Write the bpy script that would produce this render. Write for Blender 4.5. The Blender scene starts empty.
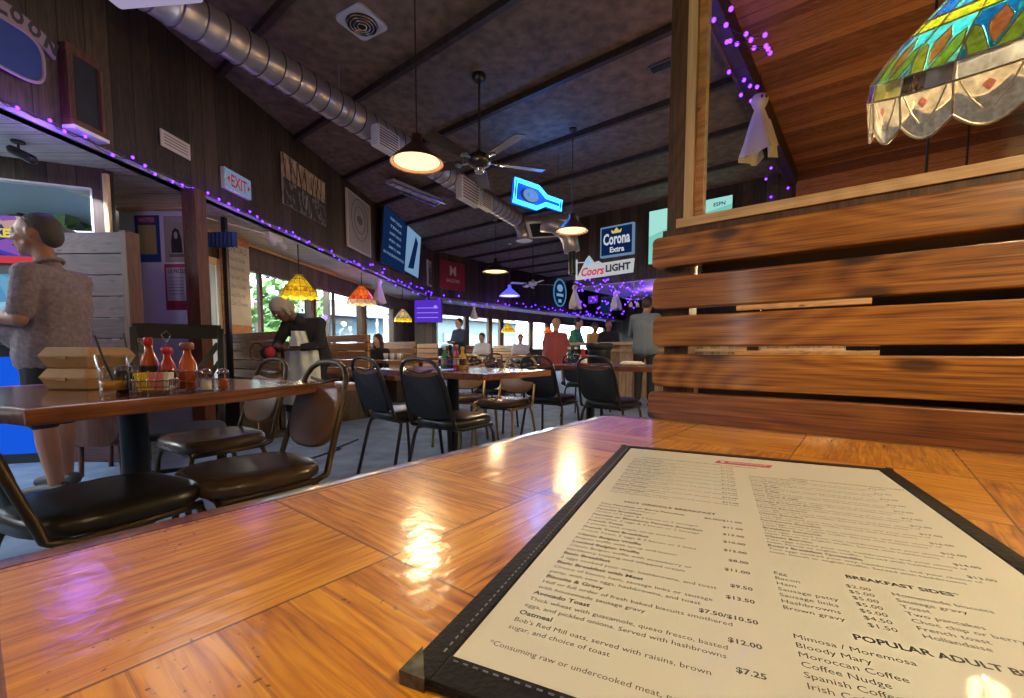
import bpy, math, random
from mathutils import Vector, Matrix
random.seed(7)
SC = bpy.context.scene
COL = SC.collection
pi = math.pi
def rad(d): return math.radians(d)
# ---------------------------------------------------------------- camera and survey of the place
FPX = 440.; PITCH = rad(4.0); CX = 512.; CY = 351 + FPX*math.tan(PITCH); HC = .885
def ray(x, y):
    u = (x-CX)/FPX; v = (CY-y)/FPX
    return Vector((u, math.cos(PITCH)+v*math.sin(PITCH), -math.sin(PITCH)+v*math.cos(PITCH)))
EYE = Vector((0, 0, HC))
def atz(x, y, z): r = ray(x, y); return EYE + r*((z-HC)/r.z)
def aty(x, y, Y): r = ray(x, y); return EYE + r*(Y/r.y)
def onp(x, y, n, c): r = ray(x, y); return EYE + r*(c/(r.x*n[0]+r.y*n[1]))
TH = rad(39)
Aa = Vector((-math.cos(TH), math.sin(TH), 0)); Bb = Vector((math.sin(TH), math.cos(TH), 0))
def AB(a, b, z=0): return Aa*a + Bb*b + Vector((0, 0, z))
RZ = -TH                      # local x = -a (to the right), local y = b (away)
cam_d = bpy.data.cameras.new('camera'); cam = bpy.data.objects.new('camera', cam_d); COL.objects.link(cam)
cam.location = EYE; cam.rotation_euler = (pi/2-PITCH, 0, 0)
cam_d.sensor_fit = 'HORIZONTAL'; cam_d.sensor_width = 36; cam_d.lens = 36*FPX/1024
cam_d.shift_y = (CY-349)/1024; cam_d.clip_start = .01; cam_d.clip_end = 300
SC.camera = cam
vs = SC.view_settings; vs.view_transform = 'Standard'; vs.look = 'None'; vs.gamma = 1; vs.use_curve_mapping = False; vs.exposure = 0.0

# ---------------------------------------------------------------- materials
MATS = {}
def nodes(name):
    m = bpy.data.materials.new(name); m.use_nodes = True; t = m.node_tree
    for n in list(t.nodes): t.nodes.remove(n)
    out = t.nodes.new('ShaderNodeOutputMaterial'); b = t.nodes.new('ShaderNodeBsdfPrincipled')
    t.links.new(b.outputs[0], out.inputs[0]); MATS[name] = m
    return m, t, b, out
def c4(c): return (c[0], c[1], c[2], 1)
def mat(name, col, rough=.5, metal=0, emis=None, es=0, coat=0, noise=0, nscale=20, bump=0, bscale=60, spec=None, alpha=None, trans=0, sheen=0):
    m, t, b, out = nodes(name)
    b.inputs['Base Color'].default_value = c4(col); b.inputs['Roughness'].default_value = rough
    b.inputs['Metallic'].default_value = metal; b.inputs['Coat Weight'].default_value = coat
    b.inputs['Transmission Weight'].default_value = trans
    if sheen: b.inputs['Sheen Weight'].default_value = sheen
    if spec is not None: b.inputs['Specular IOR Level'].default_value = spec
    if emis: b.inputs['Emission Color'].default_value = c4(emis); b.inputs['Emission Strength'].default_value = es
    tc = t.nodes.new('ShaderNodeTexCoord')
    if noise:
        n = t.nodes.new('ShaderNodeTexNoise'); n.inputs['Scale'].default_value = nscale; n.inputs['Detail'].default_value = 5
        t.links.new(tc.outputs['Object'], n.inputs['Vector'])
        r = t.nodes.new('ShaderNodeValToRGB'); r.color_ramp.elements[0].position = .3; r.color_ramp.elements[1].position = .7
        r.color_ramp.elements[0].color = c4([x*(1-noise) for x in col]); r.color_ramp.elements[1].color = c4([min(1, x*(1+noise)) for x in col])
        t.links.new(n.outputs[0], r.inputs[0]); t.links.new(r.outputs[0], b.inputs['Base Color'])
    if bump:
        n = t.nodes.new('ShaderNodeTexNoise'); n.inputs['Scale'].default_value = bscale; n.inputs['Detail'].default_value = 3
        t.links.new(tc.outputs['Object'], n.inputs['Vector'])
        bp = t.nodes.new('ShaderNodeBump'); bp.inputs['Strength'].default_value = bump; bp.inputs['Distance'].default_value = .01
        t.links.new(n.outputs[0], bp.inputs['Height']); t.links.new(bp.outputs[0], b.inputs['Normal'])
    return m
def math_n(t, op, a, b=None, c=None):
    n = t.nodes.new('ShaderNodeMath'); n.operation = op
    for i, v in enumerate((a, b, c)):
        if v is None: continue
        if isinstance(v, (int, float)): n.inputs[i].default_value = v
        else: t.links.new(v, n.inputs[i])
    return n.outputs[0]
def wood(name, dark, mid, light, axis=0, scale=1., rough=.45, coat=.0, knots=0., planks=0., pax=1, gap=.0, dirt=0., vary=.35, bump=.15, sx=1.6, sy=34):
    """grain runs along the local axis; planks = board width across local axis pax (0 = one board)"""
    m, t, b, out = nodes(name); L = t.links
    tc = t.nodes.new('ShaderNodeTexCoord'); oi = t.nodes.new('ShaderNodeObjectInfo')
    sep = t.nodes.new('ShaderNodeSeparateXYZ'); L.new(tc.outputs['Object'], sep.inputs[0])
    comps = [sep.outputs[0], sep.outputs[1], sep.outputs[2]]
    pl = None
    if planks:
        q = math_n(t, 'DIVIDE', comps[pax], planks); fl = math_n(t, 'FLOOR', q); fr = math_n(t, 'FRACT', q)
        wn = t.nodes.new('ShaderNodeTexWhiteNoise'); wn.noise_dimensions = '1D'; L.new(fl, wn.inputs['W']); pl = wn.outputs['Value']
    off = math_n(t, 'MULTIPLY', oi.outputs['Random'], 37.0)
    if pl is not None: off = math_n(t, 'ADD', off, math_n(t, 'MULTIPLY', pl, 23.0))
    comb = t.nodes.new('ShaderNodeCombineXYZ')
    for i in range(3):
        s = (sx if i == axis else sy)*scale
        L.new(math_n(t, 'ADD', math_n(t, 'MULTIPLY', comps[i], s), off), comb.inputs[i])
    n1 = t.nodes.new('ShaderNodeTexNoise'); n1.inputs['Scale'].default_value = 1; n1.inputs['Detail'].default_value = 6; n1.inputs['Distortion'].default_value = .6; n1.inputs['Roughness'].default_value = .6
    L.new(comb.outputs[0], n1.inputs['Vector'])
    combf = t.nodes.new('ShaderNodeCombineXYZ')
    for i in range(3): L.new(math_n(t, 'ADD', math_n(t, 'MULTIPLY', comps[i], (7. if i == axis else 330.)*scale), off), combf.inputs[i])
    nf = t.nodes.new('ShaderNodeTexNoise'); nf.inputs['Scale'].default_value = 1; nf.inputs['Detail'].default_value = 3; L.new(combf.outputs[0], nf.inputs['Vector'])
    # broad figure: contour rings of a slow noise
    comb2 = t.nodes.new('ShaderNodeCombineXYZ')
    for i in range(3):
        s = (1.1 if i == axis else 5.5)*scale
        L.new(math_n(t, 'ADD', math_n(t, 'MULTIPLY', comps[i], s), off), comb2.inputs[i])
    n2 = t.nodes.new('ShaderNodeTexNoise'); n2.inputs['Scale'].default_value = 1; n2.inputs['Detail'].default_value = 1
    L.new(comb2.outputs[0], n2.inputs['Vector'])
    rings = math_n(t, 'FRACT', math_n(t, 'MULTIPLY', n2.outputs[0], 16.0))
    rings = math_n(t, 'ABSOLUTE', math_n(t, 'SUBTRACT', rings, .5))
    f = math_n(t, 'ADD', math_n(t, 'MULTIPLY', n1.outputs[0], .82), math_n(t, 'MULTIPLY', rings, .30))
    f = math_n(t, 'ADD', f, math_n(t, 'MULTIPLY', math_n(t, 'SUBTRACT', nf.outputs[0], .5), .55))
    if pl is not None: f = math_n(t, 'ADD', f, math_n(t, 'MULTIPLY', math_n(t, 'SUBTRACT', pl, .5), vary))
    f = math_n(t, 'ADD', f, math_n(t, 'MULTIPLY', math_n(t, 'SUBTRACT', oi.outputs['Random'], .5), vary*.5))
    r = t.nodes.new('ShaderNodeValToRGB'); e = r.color_ramp.elements
    e[0].position = .28; e[0].color = c4(dark); e[1].position = .75; e[1].color = c4(light); x = e.new(.5); x.color = c4(mid)
    L.new(f, r.inputs[0]); colr = r.outputs[0]
    def mixc(fac, a, col):
        mx = t.nodes.new('ShaderNodeMix'); mx.data_type = 'RGBA'
        L.new(fac, mx.inputs[0]); L.new(a, mx.inputs[6]); mx.inputs[7].default_value = c4(col); return mx.outputs[2]
    if knots:
        comb3 = t.nodes.new('ShaderNodeCombineXYZ')
        for i, j, s in ((0, 0, 2.6), (1, 2, 7.)): L.new(math_n(t, 'ADD', math_n(t, 'MULTIPLY', comps[j], s), off), comb3.inputs[i])
        vo = t.nodes.new('ShaderNodeTexVoronoi'); vo.voronoi_dimensions = '2D'; vo.inputs['Scale'].default_value = 1.0; L.new(comb3.outputs[0], vo.inputs['Vector'])
        k = t.nodes.new('ShaderNodeMapRange'); L.new(vo.outputs['Distance'], k.inputs[0]); k.inputs[1].default_value = knots; k.inputs[2].default_value = knots*.45; k.inputs[3].default_value = 0; k.inputs[4].default_value = .85
        colr = mixc(k.outputs[0], colr, [c*.35 for c in dark])
    if planks and gap:
        g = math_n(t, 'LESS_THAN', math_n(t, 'MULTIPLY', fr, planks), gap)
        colr = mixc(g, colr, [c*.25 for c in dark])
    L.new(colr, b.inputs['Base Color'])
    b.inputs['Roughness'].default_value = rough; b.inputs['Coat Weight'].default_value = coat; b.inputs['Coat Roughness'].default_value = .12
    bp = t.nodes.new('ShaderNodeBump'); bp.inputs['Strength'].default_value = bump; bp.inputs['Distance'].default_value = .004
    L.new(n1.outputs[0], bp.inputs['Height']); L.new(bp.outputs[0], b.inputs['Normal'])
    return m
def glassy(name, tint=(1, 1, 1), refl=.06, rough=.02, opacity=0., dcol=(1, 1, 1)):
    m, t, b, out = nodes(name); t.nodes.remove(b); L = t.links
    tr = t.nodes.new('ShaderNodeBsdfTransparent'); tr.inputs[0].default_value = c4(tint)
    gl = t.nodes.new('ShaderNodeBsdfGlossy'); gl.inputs['Roughness'].default_value = rough
    mx = t.nodes.new('ShaderNodeMixShader'); fr = t.nodes.new('ShaderNodeLayerWeight'); fr.inputs[0].default_value = .5
    L.new(math_n(t, 'ADD', math_n(t, 'MULTIPLY', math_n(t, 'POWER', fr.outputs['Facing'], 4.0), .45), refl*.6), mx.inputs[0]); L.new(tr.outputs[0], mx.inputs[1]); L.new(gl.outputs[0], mx.inputs[2])
    last = mx.outputs[0]
    if opacity:
        d = t.nodes.new('ShaderNodeBsdfTranslucent'); d.inputs[0].default_value = c4(dcol)
        d2 = t.nodes.new('ShaderNodeBsdfDiffuse'); d2.inputs[0].default_value = c4(dcol)
        md = t.nodes.new('ShaderNodeMixShader'); md.inputs[0].default_value = .5; L.new(d.outputs[0], md.inputs[1]); L.new(d2.outputs[0], md.inputs[2])
        m2 = t.nodes.new('ShaderNodeMixShader'); m2.inputs[0].default_value = opacity; L.new(last, m2.inputs[1]); L.new(md.outputs[0], m2.inputs[2]); last = m2.outputs[0]
    L.new(last, out.inputs[0]); return m
def emat(name, col, s):
    m, t, b, out = nodes(name); t.nodes.remove(b); e = t.nodes.new('ShaderNodeEmission'); e.inputs[0].default_value = c4(col); e.inputs[1].default_value = s
    t.links.new(e.outputs[0], out.inputs[0]); return m
def stained(name, col, glow, ns=40, tr=.6):
    """lit coloured glass: translucent with mottling; the bulb inside shines through and a share of it is the glass's own glow"""
    m, t, b, out = nodes(name); L = t.links
    tc = t.nodes.new('ShaderNodeTexCoord'); n = t.nodes.new('ShaderNodeTexNoise'); n.inputs['Scale'].default_value = ns; n.inputs['Detail'].default_value = 3; L.new(tc.outputs['Object'], n.inputs['Vector'])
    r = t.nodes.new('ShaderNodeValToRGB'); r.color_ramp.elements[0].position = .3; r.color_ramp.elements[1].position = .7
    r.color_ramp.elements[0].color = c4([c*.45 for c in col]); r.color_ramp.elements[1].color = c4(col); L.new(n.outputs[0], r.inputs[0])
    L.new(r.outputs[0], b.inputs['Base Color']); b.inputs['Roughness'].default_value = .2
    L.new(r.outputs[0], b.inputs['Emission Color']); b.inputs['Emission Strength'].default_value = glow*.5
    tr_ = t.nodes.new('ShaderNodeBsdfTransparent'); L.new(r.outputs[0], tr_.inputs[0]); mx = t.nodes.new('ShaderNodeMixShader'); mx.inputs[0].default_value = .42; L.new(b.outputs[0], mx.inputs[1]); L.new(tr_.outputs[0], mx.inputs[2]); L.new(mx.outputs[0], out.inputs[0])
    return m

# ---------------------------------------------------------------- mesh builder
class MB:
    def __init__(s): s.v = []; s.f = []; s.m = []; s.cur = 0; s.X = Matrix.Identity(4)
    def add(s, vs, fs):
        o = len(s.v); s.v += [tuple(s.X @ Vector(p)) for p in vs]; s.f += [tuple(i+o for i in f) for f in fs]; s.m += [s.cur]*len(fs); return s
    def box(s, c, d, rz=0, M=None):
        M = M or Matrix.Rotation(rz, 4, 'Z'); c = Vector(c)
        vs = [c + (M @ Vector((x*d[0]/2, y*d[1]/2, z*d[2]/2))) for x in (-1, 1) for y in (-1, 1) for z in (-1, 1)]
        return s.add(vs, [(0, 1, 3, 2), (4, 6, 7, 5), (0, 4, 5, 1), (2, 3, 7, 6), (0, 2, 6, 4), (1, 5, 7, 3)])
    def beam(s, p, q, w, h, up=(0, 0, 1)):
        p, q = Vector(p), Vector(q); d = (q-p).normalized(); sd = d.cross(Vector(up))
        if sd.length < 1e-4: sd = Vector((1, 0, 0))
        sd.normalize(); u = sd.cross(d)
        vs = [e + sd*(a*w/2) + u*(b*h/2) for e in (p, q) for a, b in ((-1, -1), (1, -1), (1, 1), (-1, 1))]
        return s.add(vs, [(3, 2, 1, 0), (4, 5, 6, 7), (0, 1, 5, 4), (1, 2, 6, 5), (2, 3, 7, 6), (3, 0, 4, 7)])
    def tube(s, pts, r, n=8, closed=False, caps=True):
        pts = [Vector(p) for p in pts]; k = len(pts); rs = r if isinstance(r, (list, tuple)) else [r]*k
        vs = []; prev = None
        for i, p in enumerate(pts):
            if closed: d = pts[(i+1) % k]-pts[i-1]
            else: d = pts[min(i+1, k-1)]-pts[max(i-1, 0)]
            d = d.normalized() if d.length > 1e-9 else Vector((0, 0, 1))
            if prev is None:
                a = d.cross(Vector((0, 0, 1)))
                if a.length < 1e-3: a = d.cross(Vector((1, 0, 0)))
            else: a = prev - d*prev.dot(d)
            a.normalize(); prev = a; b = d.cross(a)
            vs += [p + (a*math.cos(2*pi*j/n) + b*math.sin(2*pi*j/n))*rs[i] for j in range(n)]
        fs = []
        for i in range(k if closed else k-1):
            i2 = (i+1) % k
            fs += [(i*n+j, i*n+(j+1) % n, i2*n+(j+1) % n, i2*n+j) for j in range(n)]
        if caps and not closed: fs += [tuple(range(n-1, -1, -1)), tuple(range((k-1)*n, k*n))]
        return s.add(vs, fs)
    def lathe(s, prof, c=(0, 0, 0), n=24, caps=False):
        c = Vector(c); vs = [c + Vector((r*math.cos(2*pi*j/n), r*math.sin(2*pi*j/n), z)) for r, z in prof for j in range(n)]; fs = []
        for i in range(len(prof)-1): fs += [(i*n+j, i*n+(j+1) % n, (i+1)*n+(j+1) % n, (i+1)*n+j) for j in range(n)]
        if caps: fs += [tuple(range(n-1, -1, -1)), tuple(range((len(prof)-1)*n, len(prof)*n))]
        return s.add(vs, fs)
    def ell(s, c, r, n=14, m=9, M=None):
        c = Vector(c); r = (r, r, r) if isinstance(r, (int, float)) else r; M = M or Matrix.Identity(3)
        vs = [c + M @ Vector((0, 0, r[2]))]
        for i in range(1, m):
            t = pi*i/m
            vs += [c + M @ Vector((r[0]*math.sin(t)*math.cos(2*pi*j/n), r[1]*math.sin(t)*math.sin(2*pi*j/n), r[2]*math.cos(t))) for j in range(n)]
        vs.append(c + M @ Vector((0, 0, -r[2]))); L = len(vs)-1
        fs = [(0, 1+j, 1+(j+1) % n) for j in range(n)]
        for i in range(m-2): fs += [(1+i*n+j, 1+(i+1)*n+j, 1+(i+1)*n+(j+1) % n, 1+i*n+(j+1) % n) for j in range(n)]
        fs += [(L, 1+(m-2)*n+(j+1) % n, 1+(m-2)*n+j) for j in range(n)]
        return s.add(vs, fs)
    def cap(s, p, q, r1, r2, n=12):
        p, q = Vector(p), Vector(q); d = q-p; l = d.length; d = d/l if l > 1e-6 else Vector((0, 0, 1)); pts = []; rs = []
        for t in (85, 60, 30): pts.append(p - d*r1*math.sin(rad(t))); rs.append(r1*math.cos(rad(t)))
        pts += [p, q]; rs += [r1, r2]
        for t in (30, 60, 85): pts.append(q + d*r2*math.sin(rad(t))); rs.append(r2*math.cos(rad(t)))
        return s.tube(pts, rs, n)
    def chain(s, pts, rs, n=12):
        for i in range(len(pts)-1): s.cap(pts[i], pts[i+1], rs[i], rs[i+1], n)
        return s
    def prism(s, poly, z0, z1, M=None, inset=None):
        M = M or Matrix.Identity(4); n = len(poly)
        vs = [M @ Vector((x, y, z0)) for x, y in poly] + [M @ Vector((x, y, z1)) for x, y in poly]
        return s.add(vs, [tuple(range(n-1, -1, -1)), tuple(range(n, 2*n))] + [(i, (i+1) % n, n+(i+1) % n, n+i) for i in range(n)])
    def loft(s, rings, capped=True):
        n = len(rings[0]); vs = [p for r in rings for p in r]; fs = []
        for i in range(len(rings)-1): fs += [(i*n+j, i*n+(j+1) % n, (i+1)*n+(j+1) % n, (i+1)*n+j) for j in range(n)]
        if capped: fs += [tuple(range(n-1, -1, -1)), tuple(range((len(rings)-1)*n, len(rings)*n))]
        return s.add(vs, fs)
    def quad(s, *ps): return s.add(ps, [tuple(range(len(ps)))])
    def text(s, txt, size, M, align='LEFT', bold=0., shear=0., sx=1., fit=None):
        c = bpy.data.curves.new('t', 'FONT'); c.body = txt; c.size = size; c.align_x = align; c.offset = bold*size; c.shear = shear; c.resolution_u = 2
        o = bpy.data.objects.new('t', c); COL.objects.link(o); dg = bpy.context.evaluated_depsgraph_get(); me = bpy.data.meshes.new_from_object(o.evaluated_get(dg))
        vv = [Vector(v.co) for v in me.vertices]
        if vv and fit:
            w = max(v.x for v in vv)-min(v.x for v in vv); sx = fit/w if w > 0 else 1
        s.add([M @ Vector((v.x*sx, v.y, v.z)) for v in vv], [tuple(p.vertices) for p in me.polygons])
        bpy.data.objects.remove(o); bpy.data.curves.remove(c); bpy.data.meshes.remove(me); return s
    def build(s, name, mats, parent=None, loc=(0, 0, 0), rz=0, smooth=False, bevel=0, seg=2, vox=0, smi=0, sub=0):
        me = bpy.data.meshes.new(name); me.from_pydata(s.v, [], s.f)
        for m in (mats if isinstance(mats, (list, tuple)) else [mats]): me.materials.append(MATS[m] if isinstance(m, str) else m)
        me.polygons.foreach_set('material_index', s.m)
        if smooth: me.polygons.foreach_set('use_smooth', [True]*len(me.polygons))
        me.update(); o = bpy.data.objects.new(name, me); COL.objects.link(o); o.location = loc; o.rotation_euler = (0, 0, rz)
        if parent is not None: o.parent = parent
        if vox:
            r = o.modifiers.new('r', 'REMESH'); r.mode = 'VOXEL'; r.voxel_size = vox; r.use_smooth_shade = True
        if smi:
            q = o.modifiers.new('s', 'SMOOTH'); q.iterations = smi; q.factor = .5
        if bevel:
            b = o.modifiers.new('b', 'BEVEL'); b.width = bevel; b.segments = seg; b.limit_method = 'ANGLE'; b.angle_limit = rad(40)
            if smooth: b.harden_normals = False
        if sub:
            q = o.modifiers.new('u', 'SUBSURF'); q.levels = q.render_levels = sub
        return o
def bx(name, m, c, d, parent=None, rz=0, bevel=0, loc=(0, 0, 0)):
    return MB().box((0, 0, 0), d).build(name, m, parent, c, rz, bevel=bevel)
def thing(name, label, cat, loc=(0, 0, 0), rz=0, group=None, rot=None):
    o = bpy.data.objects.new(name, None); COL.objects.link(o); o.location = loc; o.rotation_euler = rot or (0, 0, rz); o.empty_display_size = .05
    o['label'] = label; o['category'] = cat
    if group: o['group'] = group
    return o
def tag(o, label, cat, group=None):
    o['label'] = label; o['category'] = cat
    if group: o['group'] = group
    return o
def struct(o, label=None):
    o['kind'] = 'structure'
    if label: o['label'] = label
    return o
def dup(root, loc, rz, label=None, group=None):
    def cp(o, par):
        c = o.copy(); COL.objects.link(c)
        if par is not None: c.parent = par
        for ch in [x for x in bpy.data.objects if x.parent == o]: cp(ch, c)
        return c
    r = cp(root, None); r.location = loc; r.rotation_euler = (0, 0, rz)
    if label: r['label'] = label
    if group: r['group'] = group
    return r
def lamp(name, loc, col, power, r=.05, parent=None):
    l = bpy.data.lights.new(name, 'POINT'); l.color = col; l.energy = power; l.shadow_soft_size = r
    o = bpy.data.objects.new(name, l); COL.objects.link(o); o.location = loc
    if parent is not None: o.parent = parent
    return o
WALLTXT = Matrix(((0, 0, 1, 0), (1, 0, 0, 0), (0, 1, 0, 0), (0, 0, 0, 1)))   # x->+y, y->z, normal +x
FRONTTXT = Matrix(((1, 0, 0, 0), (0, 0, -1, 0), (0, 1, 0, 0), (0, 0, 0, 1)))  # x->x, y->z, normal -y
def T(x, y, z): return Matrix.Translation((x, y, z))

# colour palette
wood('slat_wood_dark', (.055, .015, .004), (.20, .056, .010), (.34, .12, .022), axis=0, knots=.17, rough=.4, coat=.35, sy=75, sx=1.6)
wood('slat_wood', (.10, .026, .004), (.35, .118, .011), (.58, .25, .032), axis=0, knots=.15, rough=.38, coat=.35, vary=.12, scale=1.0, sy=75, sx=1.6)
wood('dark_post_wood', (.035, .014, .006), (.09, .038, .015), (.16, .075, .032), axis=2, rough=.5)
wood('red_post_wood', (.05, .018, .012), (.11, .04, .026), (.17, .07, .045), axis=2, rough=.5)
wood('pine', (.55, .34, .15), (.72, .48, .24), (.85, .62, .36), axis=2, rough=.45)
wood('pine_rail', (.55, .34, .15), (.72, .48, .24), (.85, .62, .36), axis=0, rough=.45)
wood('booth_wood', (.30, .14, .05), (.52, .26, .10), (.68, .38, .17), axis=0, rough=.4, knots=.06)
wood('booth_base_wood', (.03, .018, .012), (.07, .045, .03), (.12, .08, .055), axis=2, planks=.14, pax=0, gap=.006)
wood('purple_board', (.035, .013, .014), (.08, .033, .035), (.13, .06, .062), axis=0, knots=.08, rough=.5)
wood('wall_panel', (.012, .008, .006), (.03, .020, .015), (.055, .038, .027), axis=2, planks=.2, pax=1, gap=.008, rough=.6)
wood('wall_panel_x', (.028, .018, .013), (.062, .041, .029), (.105, .07, .05), axis=2, planks=.19, pax=0, gap=.01, rough=.6)
wood('ceiling_plank', (.16, .052, .018), (.34, .125, .045), (.50, .21, .085), axis=0, planks=.14, pax=1, gap=.005, rough=.55, vary=.5)
wood('bar_wood', (.20, .12, .07), (.36, .24, .15), (.5, .36, .24), axis=2, planks=.14, pax=0, gap=.006)
wood('bar_top', (.45, .30, .16), (.62, .44, .26), (.75, .57, .36), axis=0, rough=.3, coat=.3)
wood('table_wood', (.10, .035, .012), (.22, .085, .028), (.34, .15, .055), axis=0, rough=.22, coat=.8, bump=.03)
wood('fan_blade_wood', (.03, .016, .01), (.07, .04, .025), (.12, .07, .045), axis=0)
wood('soffit_board', (.58, .55, .53), (.74, .71, .69), (.84, .82, .80), axis=0, planks=.15, pax=1, gap=.006, rough=.6, vary=.15)
mat('ceiling_brown', (.215, .150, .108), .85, noise=.35, nscale=9, bump=.5, bscale=40)
mat('beam_dark', (.05, .03, .022), .6, noise=.4, nscale=14)
mat('floor_carpet', (.145, .21, .33), .75, noise=.3, nscale=5, bump=.3, bscale=160)
mat('black_vinyl', (.016, .017, .021), .28, bump=.1, bscale=90)
mat('black_fabric', (.014, .018, .028), .75, noise=.2)
mat('brown_vinyl', (.22, .11, .055), .36, noise=.12, nscale=12, bump=.06)
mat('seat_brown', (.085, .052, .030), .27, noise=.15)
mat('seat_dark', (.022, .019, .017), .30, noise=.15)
mat('bronze', (.085, .062, .040), .45, metal=.85)
mat('gunmetal', (.09, .08, .08), .3, metal=.9)
mat('gold_metal', (.55, .36, .14), .3, metal=.9)
mat('black_metal', (.012, .012, .013), .4)
mat('black_wood', (.012, .014, .018), .35)
mat('chrome', (.7, .7, .72), .12, metal=1)
mat('galvanised', (.50, .46, .48), .36, metal=.75, noise=.12, nscale=6)
mat('white_paint', (.74, .74, .80), .5)
mat('white_plastic', (.75, .75, .74), .35)
mat('paper', (.58, .56, .50), .4, coat=.35)
mat('paper_cream', (.58, .54, .46), .6, noise=.08, nscale=8)
mat('ink', (.035, .033, .033), .5)
mat('menu_cover', (.006, .006, .006), .5, bump=.12, bscale=300, spec=.25)
mat('worn_metal', (.07, .07, .055), .6, noise=.8, nscale=150)
mat('stitch', (.16, .17, .20), .6)
mat('menu_red', (.40, .015, .04), .5)
mat('kraft', (.42, .27, .14), .75, noise=.08, nscale=15)
mat('card_pink', (.58, .43, .33), .8)
mat('red_plastic', (.55, .03, .03), .35)
mat('dark_straw', (.02, .015, .015), .3)
mat('hot_sauce', (.55, .10, .03), .15, coat=.5)
mat('label_black', (.02, .02, .03), .4)
mat('ketchup', (.45, .03, .02), .2, coat=.4)
mat('dark_sauce', (.05, .018, .01), .12, coat=.5)
mat('mustard', (.7, .45, .04), .4)
mat('juice', (.75, .32, .03), .1, coat=.4)
mat('salt', (.8, .8, .8), .7)
mat('sugar_yellow', (.85, .62, .05), .5); mat('sugar_pink', (.85, .25, .30), .5); mat('sugar_white', (.8, .78, .76), .5); mat('sugar_blue', (.15, .25, .6), .5)
glassy('pane_glass', (.97, .98, .98), .03); glassy('clear_glass', (.93, .96, .96), .12); glassy('window_glass', (.96, .99, 1.0), .03)
glassy('amber_glass', (1, .62, .3), .12)
mat('skin', (.34, .16, .10), .5, noise=.08, nscale=12); mat('skin_pale', (.62, .40, .31), .5); mat('skin_dark', (.16, .08, .05), .5)
mat('hair_dark', (.02, .014, .011), .55, bump=.6, bscale=120); mat('hair_brown', (.07, .035, .018), .55, bump=.5, bscale=100); mat('hair_blond', (.45, .33, .2), .55, bump=.5, bscale=100); mat('hair_grey', (.045, .032, .027), .6, bump=.6, bscale=100)
mat('shirt_plaid', (.20, .155, .175), .8, noise=.28, nscale=45, bump=.3, bscale=14)
mat('cloth_black', (.010, .011, .014), .8, bump=.25, bscale=18); mat('cloth_navy', (.02, .035, .08), .8); mat('cloth_red', (.36, .075, .085), .8, bump=.25, bscale=16)
mat('cloth_green', (.05, .36, .16), .8); mat('cloth_yellow', (.75, .52, .06), .8); mat('cloth_grey', (.13, .17, .22), .8, bump=.3, bscale=16)
mat('cloth_white', (.68, .70, .74), .85, bump=.3, bscale=18); mat('apron', (.72, .78, .72), .85, noise=.1, nscale=6, bump=.4, bscale=14); mat('cloth_scarf', (.40, .34, .29), .85, bump=.5, bscale=30)
mat('shoe', (.03, .03, .03), .6)
mat('eye_white', (.8, .8, .78), .3); mat('eye_dark', (.02, .015, .01), .2); mat('lip', (.33, .12, .09), .5)
emat('purple_bulb', (.075, .013, 1.0), 7)
emat('neon_blue', (.01, .16, 1.0), 8); emat('neon_cyan', (.03, .36, 1.0), 3)
mat('wire_dark', (.03, .02, .05), .5)

wood('ceiling_plank_up', (.16, .052, .018), (.34, .125, .045), (.50, .21, .085), axis=0, planks=.14, pax=2, gap=.005, rough=.55, vary=.5)
mat('trim_grey', (.30, .29, .31), .5); mat('duct_seam', (.10, .08, .09), .5, metal=.6)
# ================================================================ THE SETTING
Z_SOF = 2.45; Z_CEIL = 3.85
def uw(Y): return -3.29 + .0845*(Y-2.945)          # upper wall face X at depth Y
UWN = (1, -.0845); UWC = -3.29-.0845*2.945
WRZ = -math.atan(.0845)
WW_OFF = -.88                                       # window wall lies this much further out
def ww(Y): return uw(Y)+WW_OFF
A_BACK = 10.15; A_BWIN = 11.0
def corner(off, a):  # X=off line meets a
    # X = c + .0845Y ; -cos*X + sin*Y = a
    c = UWC+off; s, k = math.sin(TH), math.cos(TH); Y = (a+k*c)/(s-k*.0845); return Vector((c+.0845*Y, Y, 0))
C1 = corner(0, A_BACK); C2 = corner(WW_OFF, A_BWIN)
B_END = 22.; A_R = -1.55
def wallseg(name, p, q, z0, z1, th, m, side=1, label=None):
    """wall between two floor points; local x along it, thickness to the given side"""
    p, q = Vector((p[0], p[1], 0)), Vector((q[0], q[1], 0)); d = q-p; rz = math.atan2(d.y, d.x); L = d.length
    o = MB().box((L/2, side*th/2, (z0+z1)/2), (L, th, z1-z0)).build(name, m, None, (p.x, p.y, 0), rz); return struct(o, label)
P0 = Vector((uw(-3.5), -3.5, 0)); PW0 = Vector((ww(-3.5), -3.5, 0))
R0 = AB(A_R, -4.2); REnd = AB(A_R, B_END); BEnd = AB(A_BWIN, B_END); BEndU = AB(A_BACK, B_END)
poly = [(-5.6, -4), (R0.x+.3, -4), (REnd.x+.5, REnd.y+.3), (BEnd.x, BEnd.y+.8), (C2.x-.6, C2.y+.5), (-5.6, 6)]
struct(MB().prism(poly, -.1, 0).build('floor', 'floor_carpet'), 'grey blue carpeted dining room floor')
struct(MB().prism([(-4.8, -4), (AB(1.1, -6).x, -6), (AB(1.1, B_END+.3).x, AB(1.1, B_END+.3).y), (BEndU.x-.2, BEndU.y+.2), (C1.x-.2, C1.y+.2)], Z_CEIL, Z_CEIL+.15).build('ceiling', 'ceiling_brown'), 'dark brown textured ceiling')
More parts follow.
